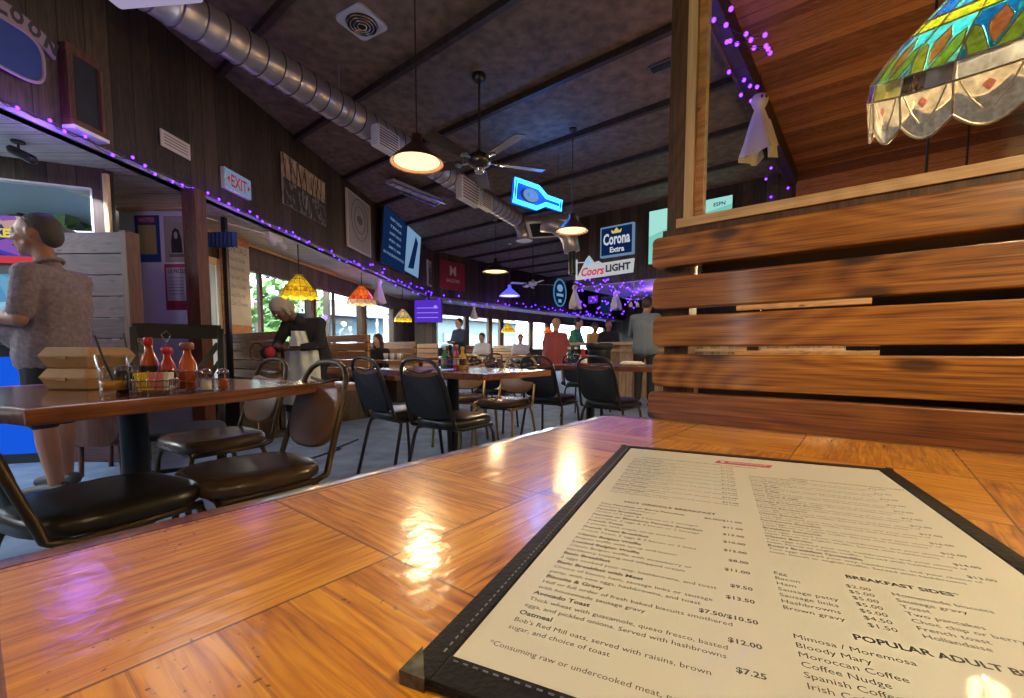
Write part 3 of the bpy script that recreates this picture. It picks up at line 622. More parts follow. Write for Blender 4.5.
# ================================================================ FURNITURE
def face(dx, dy): return math.atan2(dy, dx)-pi/2      # rotation so that local +y looks along (dx,dy)
def sup(w, d, e=3.0, n=28, taper=0):
    pts = []
    for i in range(n):
        t = 2*pi*i/n; c, s = math.cos(t), math.sin(t)
        x = abs(c)**(2/e)*math.copysign(1, c)*w; y = abs(s)**(2/e)*math.copysign(1, s)*d; pts.append((x*(1+taper*y/d), y))
    return pts
def make_chair(label, pad, seatm, frame, group=None, style='oval'):
    t = thing('banquet_chair', label, 'chair', (0, 0, 0), 0, group)
    rings = []
    for z, k in ((.425, .93), (.432, .985), (.445, 1.0), (.462, .99), (.474, .95), (.480, .86), (.483, .5)):
        rings.append([Vector((x*k, y*k+.01, z)) for x, y in sup(.20, .205, 3.4, 32, .05)])
    MB().loft(rings).build('seat', seatm, t, smooth=True)
    # back plane: point at height s up the back
    def bp(x, s, off=0): return Vector((x, -.185-.30*s-off, .455+s*.955))
    hw = .178
    if style == 'oval':
        out = [];
        N = 40
        for i in range(N):
            a = 2*pi*i/N; c, s = math.cos(a), math.sin(a)
            x = abs(c)**(2/2.7)*math.copysign(1, c)*.170; y = abs(s)**(2/2.7)*math.copysign(1, s)*.150+.205
            if y > .315: y = .315 - .02*(1-(x/.16)**2)
            out.append((x, y))
    else:
        out = []
        N = 40
        for i in range(N):
            a = 2*pi*i/N; c, s = math.cos(a), math.sin(a)
            x = abs(c)**(2/4.5)*math.copysign(1, c)*.166; y = abs(s)**(2/4.5)*math.copysign(1, s)*.165+.19
            k = 1-.10*(y/.35); x *= k
            if y > .315: y = .315 - .022*(1-(x/.14)**2)
            out.append((x, y))
    rings = []
    cy = sum(p[1] for p in out)/len(out)
    for off, k in ((-.020, .90), (-.014, .985), (0, 1.0), (.010, .985), (.014, .92)):
        rings.append([bp(x*k, cy+(y-cy)*k, off) for x, y in out])
    MB().loft(rings).build('backrest', pad, t, smooth=True)
    hoop = []
    for s in (-.02, .06, .15, .24): hoop.append(bp(-hw*(1-.10*max(0, s)/.35), s))
    for i in range(9):
        a = pi-pi*i/8; c, s = math.cos(a), math.sin(a)
        hoop.append(bp(abs(c)**.75*math.copysign(1, c)*.158, .29+.115*abs(s)**.85))
    for s in (.24, .15, .06, -.02): hoop.append(bp(hw*(1-.10*max(0, s)/.35), s))
    lo = [Vector((-.185, .17, .418)), Vector((-.188, 0, .418)), Vector((-.188, -.13, .420)), Vector((-.184, -.172, .432))]
    ro = [Vector((-p.x, p.y, p.z)) for p in lo][::-1]
    MB().tube(lo+hoop+ro, .0115, 8).build('back_frame', frame, t, smooth=True)
    MB().tube([bp(-.10, .335), bp(0, .318), bp(.10, .335)], .007, 6).build('grip', frame, t, smooth=True)
    for s in (-1, 1):
        MB().tube([(s*.13, .165, .416), (s*.175, .17, .405), (s*.186, .18, .36), (s*.205, .215, .012)], .0115, 8).build('leg', frame, t, smooth=True)
        MB().tube([(s*.13, -.13, .416), (s*.175, -.135, .405), (s*.186, -.15, .36), (s*.205, -.235, .012)], .0115, 8).build('leg', frame, t, smooth=True)
    MB().tube([(-.13, .165, .416), (.13, .165, .416)], .0105, 8).build('stretcher', frame, t, smooth=True)
    MB().tube([(-.13, -.13, .416), (.13, -.13, .416)], .0105, 8).build('stretcher', frame, t, smooth=True)
    return t
def put(t, loc, rz): t.location = (loc[0], loc[1], 0); t.rotation_euler = (0, 0, rz); return t
f0 = face(-.60, -.80)
chb = make_chair('nearer of two brown rounded back chairs at the table with takeout boxes', 'brown_vinyl', 'seat_brown', 'bronze'); put(chb, (-.935, 1.565), f0)
dup(chb, (-1.47, 2.16, 0), f0+.05, 'further brown rounded back chair, partly hidden behind its twin at the takeout box table')
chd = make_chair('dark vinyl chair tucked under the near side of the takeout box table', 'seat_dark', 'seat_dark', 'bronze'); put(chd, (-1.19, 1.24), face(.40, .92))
# black chairs of the middle table
ck = make_chair('black chair nearest the parquet table, at the middle table', 'black_fabric', 'black_vinyl', 'gunmetal', style='square')
fb_ = face(Bb.x, Bb.y)
put(ck, AB(2.04, 1.92), fb_+.10)
dup(ck, AB(2.56, 1.92), fb_-.02, 'black fabric chair standing left of its neighbour at the middle table, light on its seat')
# chairs on the far side of the middle table
cs = dup(chb, AB(2.40, 2.86), fb_+pi+.15, 'brown chair with shiny vinyl and gold frame, facing the camera behind the middle table')
cs2 = make_chair('reddish brown chair with gold frame behind the sauces of the middle table', 'brown_vinyl', 'seat_brown', 'gold_metal'); put(cs2, AB(2.97, 2.90), fb_+pi+.5)
for ch in [x for x in bpy.data.objects if x.parent == cs and x.name.startswith(('back_frame', 'leg', 'grip'))]:
    ch.data = ch.data.copy(); ch.data.materials[0] = MATS['gold_metal']
# table beyond, and its black chairs
dup(ck, (.36, 4.02, 0), fb_+.12, 'black chair at the table beyond, left one of the pair before the bar')
dup(ck, (.84, 3.72, 0), fb_-.02, 'large looking black chair in front of the bar, beside the slatted partition')
dup(ck, (-.20, 4.9, 0), fb_+.3, 'small black chair seen over the middle table, left of the shiny brown one')
dup(ck, (.95, 5.9, 0), fb_+.1, 'black chair pushed up to the bar beyond the far table')
dup(chb, (-.45, 8.0, 0), fb_+1.2, 'brown chair far back near the corner windows')
dup(ck, (-.35, 6.6, 0), fb_-.6, 'black chair in mid room below the dark blue standing person')
dup(ck, (.2, 8.2, 0), fb_+pi, 'black chair far back under the yellow hanging lamp')
# black cross back wooden chair
t = thing('wooden_chair', 'black wooden chair with crossed back slats behind the sauce caddy', 'chair', (-1.80, 2.36, 0), face(.55, -.84))
MB().loft([[Vector((x*k, y*k, z)) for x, y in sup(.21, .2, 4, 24, .05)] for z, k in ((.44, .97), (.45, 1), (.47, 1), (.478, .95))]).build('seat', 'black_wood', t, smooth=False)
def wb(x, z): return Vector((x, -.19-.17*(z-.45), z))
for s in (-1, 1):
    MB().beam(wb(s*.19, .45), wb(s*.205, 1.02), .035, .028, (0, 1, 0)).build('back_post', 'black_wood', t, bevel=.004)
    MB().beam((s*.18, .17, 0), (s*.18, .17, .44), .035, .035, (0, 1, 0)).build('leg', 'black_wood', t, bevel=.004)
    MB().beam((s*.19, -.24, 0), wb(s*.19, .45), .035, .035, (0, 1, 0)).build('leg', 'black_wood', t, bevel=.004)
    MB().beam(wb(s*.19, .93), wb(s*.19*-.15, .60), .03, .014, (0, 1, 0)).build('cross_slat', 'black_wood', t)
    MB().beam(wb(s*.19, .82), wb(s*.05, .58), .025, .014, (0, 1, 0)).build('cross_slat', 'black_wood', t)
MB().beam(wb(-.21, 1.0), wb(.21, 1.0), .02, .085, (0, 0, 1)).build('top_rail', 'black_wood', t, bevel=.006)
MB().beam(wb(-.19, .59), wb(.19, .59), .02, .05, (0, 0, 1)).build('lower_rail', 'black_wood', t, bevel=.004)
for z in (.18, .28): MB().beam((-.18, .17, z), (.18, .17, z), .02, .02).beam((-.18, .17, z), (-.19, -.2, z), .02, .02).beam((.18, .17, z), (.19, -.2, z), .02, .02).build('stretcher', 'black_wood', t)

# ---- tables
def square_table(label, corner, u, lu, w, lw, legs='black_metal', n=1, feet=True, group=None):
    """corner on the floor plan, edges u (length lu) and w (length lw)"""
    rz = math.atan2(u[1], u[0]); t = thing('dining_table', label, 'table', (corner[0], corner[1], 0), rz, group)
    sg = 1 if (u[0]*w[1]-u[1]*w[0]) > 0 else -1
    MB().box((lu/2, sg*lw/2, TZ-.012), (lu, lw, .024)).build('tabletop', 'table_wood', t, bevel=.003)
    e = MB()
    for (cx, cy, dx, dy) in ((lu/2, 0, lu+.03, .022), (lu/2, sg*lw, lu+.03, .022), (0, sg*lw/2, .022, lw), (lu, sg*lw/2, .022, lw)): e.box((cx, cy, TZ-.019), (dx, dy, .04))
    e.build('edge_band', 'table_edge', t, bevel=.005)
    for i in range(n):
        x = lu*(i+.5)/n if n > 1 else lu/2
        MB().lathe([(.05, .03), (.042, .05), (.042, .70), (.13, .715)], (x, sg*lw/2, 0), 20).build('pedestal', legs, t, smooth=True)
        MB().beam((x-.25, sg*lw/2, .018), (x+.25, sg*lw/2, .018), .06, .035).beam((x, sg*lw/2-.25, .018), (x, sg*lw/2+.25, .018), .06, .035).build('base', legs, t, bevel=.01)
    return t
u1 = Vector((.34, .94, 0)).normalized(); u2 = Vector((-.94, .34, 0)).normalized(); TC = Vector((-1.085, .985, 0))
square_table('square wooden table carrying takeout boxes, drink and sauce caddy, beside the standing man', TC, u1, .93, u2, .95)
T2c = AB(1.70, 1.84)
square_table('long wooden table in mid room with a cluster of sauce bottles on it', T2c, Bb, .66, Aa, 1.20, n=1)
square_table('wooden table in front of the bar with napkins and glasses', AB(2.45, 3.42), -Aa, 1.5, Bb, .7, n=2)

# ---- on the left table
def clam(label, loc, rz, s=1):
    t = thing('takeout_box', label, 'box', loc, rz); t.scale = (.80, .80, 1)
    def tr(w0, w1, h0, h1, z0, z1): return [[Vector((x*a, y*b, z)) for x, y in ((1, 1), (-1, 1), (-1, -1), (1, -1))] for a, b, z in ((w0, h0, z0), (w1, h1, z1))]
    MB().loft(tr(.095, .115, .085, .105, 0, .038)).build('tray', 'kraft', t, bevel=.004)
    MB().loft(tr(.118, .097, .108, .087, .038, .070)).build('lid', 'kraft', t, bevel=.004)
    MB().box((0, -.108, .036), (.05, .006, .012)).build('tab', 'kraft', t)
    return t
bxp = aty(90, 388, 1.53)
clam('brown takeout box, lower of the two stacked on the left table', (bxp.x, bxp.y, TZ+.002), rad(-8))
clam('brown takeout box, upper one of the stack, lid slightly raised', (bxp.x+.003, bxp.y, TZ+.073), rad(-6))
gp = atz(114, 394, TZ)
t = thing('drinking_glass', 'short tapered glass of orange drink with ice and dark straws beside the takeout boxes', 'glass', (gp.x, gp.y, TZ+.001))
MB().lathe([(.001, 0), (.030, 0), (.032, .003), (.041, .118), (.0385, .118), (.030, .012), (.001, .010)], (0, 0, 0), 28).build('glass_body', 'clear_glass', t, smooth=True)
MB().lathe([(.001, .012), (.0295, .012), (.0325, .040), (.001, .040)], (0, 0, 0), 24).build('drink', 'juice', t, smooth=True)
for (x, y, z, r_) in ((.010, .006, .050, .3), (-.012, -.005, .052, .9), (.002, -.014, .064, .5), (-.004, .012, .068, 1.2)): MB().box((x, y, z), (.02, .02, .018), r_).build('ice_cube', 'clear_glass', t, bevel=.003)
MB().tube([(.008, 0, .02), (-.030, .0, .120), (-.048, 0, .175)], .0035, 8).build('straw', 'dark_straw', t)
t = thing('drinking_straw', 'dark straw sticking up behind the takeout boxes', 'straw', (gp.x-.30, gp.y+.42, TZ))
MB().lathe([(.001, 0), (.03, 0), (.038, .12), (.036, .12), (.028, .01), (.001, .01)], (0, 0, 0), 20).build('cup', 'clear_glass', t, smooth=True); MB().tube([(.01, 0, .01), (-.03, 0, .20)], .0035, 8).build('straw', 'dark_straw', t)
t['label'] = 'glass with a dark straw standing behind the takeout boxes'; t['category'] = 'glass'; t.name = 'drinking_glass'
def bottle(label, loc, h, r, body, capm, capc, labelm=None, name='sauce_bottle', group=None, capr=.5):
    t = thing(name, label, 'bottle', loc, 0, group)
    pr = [(.001, 0), (r*.95, 0), (r, .006), (r, h*.52), (r*.85, h*.60), (r*.45, h*.74), (r*.42, h*.86), (.001, h*.86)]
    MB().lathe(pr, (0, 0, 0), 20).build('bottle_body', body, t, smooth=True)
    MB().lathe([(.001, h*.85), (r*capr, h*.85), (r*capr, h*.97), (r*capr*.7, h), (.001, h)], (0, 0, 0), 16).build('cap', capm, t, smooth=True)
    if labelm: MB().lathe([(r*1.02, h*.16), (r*1.02, h*.46)], (0, 0, 0), 20).build('bottle_label', labelm, t, smooth=True)
    return t
cc = atz(168, 393, TZ); cx0, cy0 = cc.x-.035, cc.y+.05
t = thing('condiment_caddy', 'wire caddy of sauce bottles on the takeout box table', 'caddy', (cx0, cy0, TZ+.002), rad(20))
def rack(t, w, d, h, n, dz=0):
    m_ = MB()
    for z in (.006, h*.55, h): m_.tube([(-w, -d, z), (w, -d, z), (w, d, z), (-w, d, z)], .0018, 6, closed=True)
    m_.build('wire_hoop', 'chrome', t)
    m_ = MB()
    for i in range(n+1):
        x = -w+2*w*i/n
        for y in (-d, d): m_.tube([(x, y, 0), (x, y, h)], .0014, 6).ell((x, y, h+.003), .0035, 8, 6)
    for i in range(1, 4):
        y = -d+2*d*i/4
        for x in (-w, w): m_.tube([(x, y, 0), (x, y, h)], .0014, 6).ell((x, y, h+.003), .0035, 8, 6)
    for i in range(5): m_.tube([(-w, -d+2*d*i/4, .004), (w, -d+2*d*i/4, .004)], .0012, 6)
    m_.build('wire_cage', 'chrome', t)
rack(t, .085, .045, .062, 7)
MB().tube([(0, 0, 0), (0, 0, .155), (-.008, 0, .168), (-.012, 0, .180), (0, 0, .192), (.012, 0, .180), (.008, 0, .168), (0, 0, .155)], .0022, 6).build('handle', 'chrome', t)
R2 = Matrix.Rotation(rad(20), 4, 'Z')
def cad(x, y, z=.008): p = R2 @ Vector((x, y, 0)); return (cx0+p.x, cy0+p.y, TZ+z)
bottle('tall hot sauce bottle with red cap in the left table caddy', cad(-.048, .0), .165, .024, 'hot_sauce', 'red_plastic', 0, 'label_black')
bottle('squat sauce bottle with red cap and black label in the left table caddy', cad(.004, -.014), .135, .022, 'ketchup', 'red_plastic', 0, 'label_black', capr=.75)
bottle('chunky hot sauce bottle with reddish cap, right in the left table caddy', cad(.052, .006), .150, .025, 'hot_sauce', 'lip', 0, None, capr=.8)
for k, (x, m2) in enumerate(((.108, 'salt'), (.150, 'hot_sauce'))):
    t = thing('shaker', ['glass salt shaker right beside the sauce caddy', 'glass pepper flake shaker right of the salt shaker'][k], 'shaker', cad(x, -.02+.02*k, .001))
    MB().lathe([(.001, 0), (.017, 0), (.019, .01), (.016, .055), (.001, .055)], (0, 0, 0), 16).build('shaker_body', 'clear_glass', t, smooth=True)
    MB().lathe([(.001, .004), (.015, .004), (.014, .035), (.001, .035)], (0, 0, 0), 16).build('contents', m2, t, smooth=True)
    MB().lathe([(.001, .072), (.010, .070), (.017, .062), (.017, .054), (.001, .054)], (0, 0, 0), 16).build('lid', 'chrome', t, smooth=True)
t = thing('glass_jar', 'small dark glass jar left of the sauce caddy', 'jar', cad(-.112, -.005, .001))
MB().lathe([(.001, 0), (.024, 0), (.026, .01), (.026, .06), (.02, .07), (.001, .07)], (0, 0, 0), 18).build('jar_body', 'dark_sauce', t, smooth=True); MB().lathe([(.001, .085), (.02, .084), (.021, .068), (.001, .068)], (0, 0, 0), 18).build('lid', 'chrome', t)
t = thing('sugar_holder', 'wire holder of yellow, pink and white sweetener packets before the caddy', 'sugar holder', cad(-.005, -.088, .001), rad(18))
rack(t, .046, .026, .040, 5)
for i in range(14):
    x = -.038+.0058*i; MB().box((0, 0, 0), (.004, .044, .052), M=Matrix.Rotation(rad(-12+i*1.2), 4, 'Y')).build('sweetener_packet', ['sugar_yellow', 'sugar_yellow', 'sugar_yellow', 'sugar_pink', 'sugar_pink', 'sugar_pink', 'sugar_white', 'sugar_white'][min(7, i//2)], t, (x, 0, .038))
# ---- on the middle table
def sauces(center, lab, seedv):
    random.seed(seedv); t = thing('condiment_caddy', 'wire caddy '+lab, 'caddy', (center.x, center.y, TZ+.002), RZ); rack(t, .09, .06, .07, 6)
    kinds = [('green capped relish bottle', 'cloth_green', 'white_plastic'), ('dark soy sauce bottle', 'dark_sauce', 'black_metal'), ('red ketchup bottle', 'ketchup', 'red_plastic'), ('red hot sauce bottle', 'hot_sauce', 'red_plastic'), ('brown steak sauce bottle', 'dark_sauce', 'sugar_yellow'), ('yellow mustard bottle', 'mustard', 'sugar_yellow')]
    for i, (l, b_, c_) in enumerate(kinds):
        p = center + Aa*(.06-.06*(i % 3)) + Bb*(-.03+.06*(i//3))
        bottle(l+' '+lab, (p.x, p.y, TZ+.008), .15+.025*random.random(), .022, b_, c_, 0, 'label_black' if i % 2 else 'paper_cream', capr=.6)
CM = AB(2.24, 2.12)
sauces(CM, 'on the middle table', 3)
for i in range(3):
    p = AB(1.86-.07*i, 2.02+.05*i); t = thing('shaker', ['salt shaker right of the middle table caddy', 'pepper shaker behind the salt on the middle table', 'sugar shaker nearest the far edge of the middle table'][i], 'shaker', (p.x, p.y, TZ+.001))
    MB().lathe([(.001, 0), (.02, 0), (.021, .01), (.017, .06), (.001, .06)], (0, 0, 0), 14).build('shaker_body', 'clear_glass', t, smooth=True); MB().lathe([(.001, .08), (.012, .078), (.018, .066), (.018, .058), (.001, .058)], (0, 0, 0), 14).build('lid', 'chrome', t, smooth=True)
# ---- on the far table
for i, (x, Y) in enumerate(((569, 3.95), (576, 4.0), (583, 3.9))):
    p = aty(x, 360, Y)
    if i < 2:
        t = thing('water_bottle', ['clear bottle left of its twin on the table before the bar', 'clear bottle right of its twin on the table before the bar'][i], 'bottle', (p.x, p.y, TZ+.001)); MB().lathe([(.001, 0), (.026, 0), (.028, .01), (.026, .10), (.012, .13), (.012, .15), (.001, .15)], (0, 0, 0), 16).build('bottle_body', 'clear_glass', t, smooth=True); MB().lathe([(.001, .165), (.014, .165), (.014, .145), (.001, .145)], (0, 0, 0), 12).build('cap', 'white_plastic', t)
    else: bottle('red sauce bottle with white label on the table before the bar', (p.x, p.y, TZ+.001), .15, .035, 'ketchup', 'red_plastic', 0, 'white_plastic', capr=.5)
p = aty(638, 366, 3.85)
t = thing('napkin_pile', 'heap of crumpled white napkins on the table before the bar', 'napkins', (p.x-.05, p.y, TZ+.001))
random.seed(5)
for k in range(3):
    m_ = MB().ell((0, 0, 0), (.055, .04, .02), 12, 8); m_.v = [(x+random.uniform(-.006, .006), y+random.uniform(-.006, .006), z+random.uniform(-.004, .004)) for x, y, z in m_.v]; m_.build('napkin', 'cloth_white', t, (.055*(k-1), .01*k, .02), smooth=True)

# ---- booths along the windows
def booth(label, a_end, b, length, top=1.12, n=5, seat=-1, group=None):
    """slatted back running from the aisle end towards the window wall; local x=-a"""
    t = thing('booth_bench', label, 'booth', AB(a_end, b), RZ, group)
    for k in range(n):
        z = top-.045-.112*k; MB().box((0, 0, 0), (length, .03, .092)).build('back_board', 'booth_wood', t, (-length/2, 0, z), bevel=.004)
    for x in (-.08, -length+.08): MB().box((0, 0, 0), (.06, .05, top)).build('post', 'dark_post_wood', t, (x, .04, top/2))
    l2 = length-.34; MB().box((-l2/2, seat*.25, .42), (l2, .42, .09)).build('seat', 'brown_vinyl', t, bevel=.02)
    MB().box((-l2/2, seat*.22, .19), (l2-.02, .38, .37)).build('bench_base', 'booth_base_wood', t)
    return t
def px_b(x, b): u = (x-CX)/FPX; Y = b/(math.sin(TH)*u+math.cos(TH)); return Vector((u*Y, Y, 0))
def aA(p): return p.x*Aa.x+p.y*Aa.y
def wall_a(b): # a where line b meets the window wall
    s, k = math.sin(TH), math.cos(TH); return (s*b-(UWC+WW_OFF)-.0845*k*b)/(k+.0845*s)
for i, (x, b, top, lab) in enumerate(((280, 2.15, 1.10, 'slatted booth back left of the standing waitress'), (369, 3.30, 1.10, 'slatted booth back with dark end, right of the waitress under the orange lamp'), (416, 5.0, 1.05, 'slatted booth back behind the seated long haired woman'), (438, 6.7, 1.05, 'slatted booth back below the purple screen'))):
    ae = aA(px_b(x, b)); booth(lab, ae, b, wall_a(b)-ae-.25, top)
    if i > 0:
        tt = thing('dining_table', ['', 'booth table between the waitress and the long haired woman', 'booth table in front of the long haired woman with white cups', 'booth table below the purple screen'][i] if i < 4 else '', 'table', AB(ae+.05, b+.62), RZ)
        L = min(1.15, wall_a(b+.62)-ae-.2); MB().box((-L/2, 0, TZ-.02), (L, .62, .04)).build('tabletop', 'table_wood', tt, bevel=.006); MB().lathe([(.2, 0), (.2, .02), (.04, .03), (.04, .72), (.1, .735)], (-L/2, 0, 0), 16).build('pedestal', 'black_metal', tt)
# a dark panelled booth end at the aisle
e0 = px_b(369, 3.30)
# back wall booths
booth('booth back far off below the yellow hanging lamp', 9.2, 9.6, 1.4, 1.05)
booth('booth back far off beside the red shirted person', 9.2, 12.0, 1.4, 1.08)
# table things by the long haired woman
for i, x in enumerate((386, 392, 399)):
    p = aty(x, 362, 7.45); t = thing('cup', ['white cup', 'white cup nearest the aisle', 'white cup in the middle'][i]+' on the long haired woman table', 'cup', (p.x, p.y, TZ+.002)); t['label'] = ['leftmost white cup on the table of the long haired woman', 'middle white cup on the table of the long haired woman', 'rightmost white cup on the table of the long haired woman'][i]
    MB().lathe([(.001, 0), (.03, 0), (.042, .09), (.039, .09), (.028, .006), (.001, .006)], (0, 0, 0), 16).build('cup_body', 'white_plastic', t, smooth=True); MB().tube([(.038, 0, .07), (.06, 0, .06), (.055, 0, .03), (.033, 0, .025)], .004, 6).build('handle', 'white_plastic', t)
# cardboard box and bag
p = atz(248, 434, 0)
t = thing('cardboard_box', 'small pale cardboard box on the floor under the rear brown chair', 'box', (p.x, p.y+.15, 0), rad(-12)); MB().box((0, 0, .07), (.30, .26, .14)).build('box_body', 'card_pink', t, bevel=.004); MB().box((0, -.131, .09), (.12, .002, .05)).build('box_label', 'paper_cream', t)
p = aty(269, 352, 4.55)
t = thing('handbag', 'red and black bag with a looped strap on the booth beside the waitress', 'bag', (p.x, p.y, p.z-.05), rad(10))
MB().ell((0, 0, .04), (.085, .04, .075), 18, 12).build('bag_body', 'black_fabric', t, smooth=True); MB().ell((.02, -.03, .05), (.055, .02, .055), 14, 9).build('bag_panel', 'red_plastic', t, smooth=True)
MB().tube([(-.11+.07*math.cos(a), .01*math.sin(3*a), .05+.09*math.sin(a)) for a in [rad(40+280*k/18) for k in range(19)]], .006, 6).build('strap', 'black_fabric', t, smooth=True)
# floor cable, rug
c0, c1_ = atz(312, 459, 0), atz(358, 440, 0)
tag(MB().tube([(c0.x-.5, c0.y-.1, .008), (c0.x-.2, c0.y, .008), (c0.x, c0.y, .008), (c0.x+.1, c0.y+.35, .008), ((c0.x+c1_.x)/2, (c0.y+c1_.y)/2, .008), (c1_.x, c1_.y, .008)], .008, 6).build('floor_cable', 'black_metal'), 'black cable lying on the carpet behind the brown chair', 'cable')
p = atz(275, 436, 0)
tag(MB().box((0, 0, .006), (1.1, .9, .012)).build('door_mat', 'seat_dark', None, (p.x-.2, p.y+.45, 0), RZ, bevel=.004), 'dark reddish mat on the carpet near the waitress', 'mat')
# bar
BB = 8.0
xr = 645; pl_, pr_ = px_b(575, BB), px_b(660, BB)
t = thing('bar_counter', 'light wooden bar counter with vertical boarded front', 'bar counter', AB(aA(px_b(606, BB)), BB), RZ)
MB().box((1.9, .04, .5), (3.8, .08, 1.0)).build('front_panel', 'bar_wood', t); MB().box((1.5, .22, 1.03), (4.7, .6, .06)).build('countertop', 'bar_top', t, bevel=.008); MB().box((1.9, -.04, .9), (3.8, .03, .05)).build('armrest_rail', 'bar_top', t)
bp_ = aty(599, 372, 6.4)
t = thing('bar_stool', 'black padded bar stool with a wide round top in front of the bar', 'stool', (bp_.x, bp_.y, 0))
MB().lathe([(.001, 1.0), (.18, 1.0), (.20, .985), (.20, .93), (.17, .90), (.001, .90)], (0, 0, 0), 28).build('seat', 'black_vinyl', t, smooth=True); MB().lathe([(.165, .90), (.165, .70), (.15, .70), (.001, .70)], (0, 0, 0), 24).build('swivel_drum', 'black_metal', t, smooth=True)
for k in range(4):
    a = pi/4+k*pi/2; MB().tube([(.10*math.cos(a), .10*math.sin(a), .71), (.2*math.cos(a), .2*math.sin(a), .01)], .014, 8).build('leg', 'black_metal', t)
MB().tube([(.165*math.cos(2*pi*k/24), .165*math.sin(2*pi*k/24), .25) for k in range(24)], .009, 6, closed=True).build('foot_ring', 'black_metal', t)
# glass rack over the bar
t = thing('glass_rack', 'hanging rack of upturned wine glasses above the bar', 'rack', AB(aA(px_b(627, BB+.2)), BB+.2, 0), RZ)
gz = aty(640, 297, px_b(640, BB+.2).y).z
for k in range(4): MB().tube([(-.1+0, .02+.12*k, gz+.02), (1.2, .02+.12*k, gz+.02)], .006, 6).build('rail', 'chrome', t)
for x in (0, 1.1): MB().tube([(x, .2, gz+.02), (x, .2, 2.33)], .006, 6).build('hanger', 'chrome', t)
g0 = None
for k in range(12):
    loc = t.location + Matrix.Rotation(RZ, 3, 'Z') @ Vector((.02+.09*(k % 12), .08+.12*(k % 3), gz))
    if g0 is None:
        g0 = thing('wine_glass', 'upturned wine glass hanging from the rack above the bar', 'glass', loc, 0, 'wine glasses hanging over the bar')
        MB().lathe([(.001, 0), (.034, -.003), (.004, -.006), (.004, -.07), (.02, -.085), (.036, -.12), (.033, -.165), (.031, -.165), (.034, -.12), (.018, -.088), (.001, -.08)], (0, 0, 0), 16).build('glass_body', 'white_plastic', g0, smooth=True)
    else: dup(g0, loc, 0)
# ================================================================ ON THE UPPER LEFT WALL
def wrect(x0, yt0, yb0, x1, yt1, yb1, off=.0):
    a = onp(x0, yt0, UWN, UWC+off); b = onp(x0, yb0, UWN, UWC+off); c = onp(x1, yt1, UWN, UWC+off); d = onp(x1, yb1, UWN, UWC+off)
    zt, zb = (a.z+c.z)/2, (b.z+d.z)/2; Y0, Y1 = a.y, c.y; Ym = (Y0+Y1)/2
    return Vector((UWC+off+.0845*Ym, Ym, (zt+zb)/2)), (Y1-Y0)/math.cos(WRZ), zt-zb
def wthing(name, label, cat, r, dx=.0):
    c, w, h = r; return thing(name, label, cat, c, WRZ), w, h
# EXIT sign
emat('exit_red', (.75, .05, .06), .2); emat('exit_face', (.40, .60, .90), .17)
t, w, h = wthing('exit_sign', 'small lit exit sign with red letters on pale face, high on the left wall', 'sign', wrect(224, 167, 189.5, 250.5, 180, 197.5, .05))
MB().box((-.022, 0, 0), (.05, w, h)).build('sign_case', 'white_plastic', t, bevel=.006); MB().box((.006, 0, 0), (.004, w*.96, h*.94)).build('sign_face', 'exit_face', t)
MB().text('EXIT', h*.82, T(.010, 0, -h*.29) @ WALLTXT, 'CENTER', .02, fit=w*.60).prism([(-w*.44, 0), (-w*.34, h*.16), (-w*.34, -h*.16)][::-1], .008, .010, WALLTXT).prism([(w*.44, 0), (w*.34, h*.16), (w*.34, -h*.16)], .008, .010, WALLTXT).build('sign_lettering', 'exit_red', t)
# black and white landscape photo print
def picture_mat(name, c1, c2, scale, th=.5, tiltz=6.):
    m, tr, b, out = nodes(name); L = tr.links; tc = tr.nodes.new('ShaderNodeTexCoord'); mp = tr.nodes.new('ShaderNodeMapping'); mp.inputs['Scale'].default_value = (1, scale, scale*.55); L.new(tc.outputs['Object'], mp.inputs[0])
    n = tr.nodes.new('ShaderNodeTexNoise'); n.inputs['Scale'].default_value = 1; n.inputs['Detail'].default_value = 8; n.inputs['Distortion'].default_value = 1.5; L.new(mp.outputs[0], n.inputs['Vector'])
    r = tr.nodes.new('ShaderNodeValToRGB'); r.color_ramp.elements[0].position = th-.06; r.color_ramp.elements[1].position = th+.08; r.color_ramp.elements[0].color = c4(c1); r.color_ramp.elements[1].color = c4(c2); L.new(n.outputs[0], r.inputs[0]); L.new(r.outputs[0], b.inputs['Base Color']); b.inputs['Roughness'].default_value = .35; return m
picture_mat('photo_print', (.035, .035, .045), (.42, .41, .45), 8, .56); picture_mat('photo_sky', (.36, .28, .22), (.62, .47, .38), 5, .5)
t, w, h = wthing('wall_picture', 'unframed landscape print with bare trees on the left wall', 'picture', wrect(281.5, 155, 205, 324.5, 181, 224, .03))
MB().box((0, 0, 0), (.03, w, h)).build('print_board', 'photo_sky', t); MB().box((.0165, 0, -h*.24), (.003, w, h*.52)).build('print_foreground', 'photo_print', t)
tr_ = MB(); random.seed(3)
for k in range(9): y = -w*.46+w*.92*k/8; tr_.beam((.017, y, -h*.05), (.017, y+random.uniform(-.08, .08)*w, h*.48), .002, w*.018, (1, 0, 0)).beam((.017, y, h*.12), (.017, y+random.uniform(-.12, .12)*w, h*.40), .002, w*.009, (1, 0, 0))
tr_.build('printed_trees', 'ink', t)
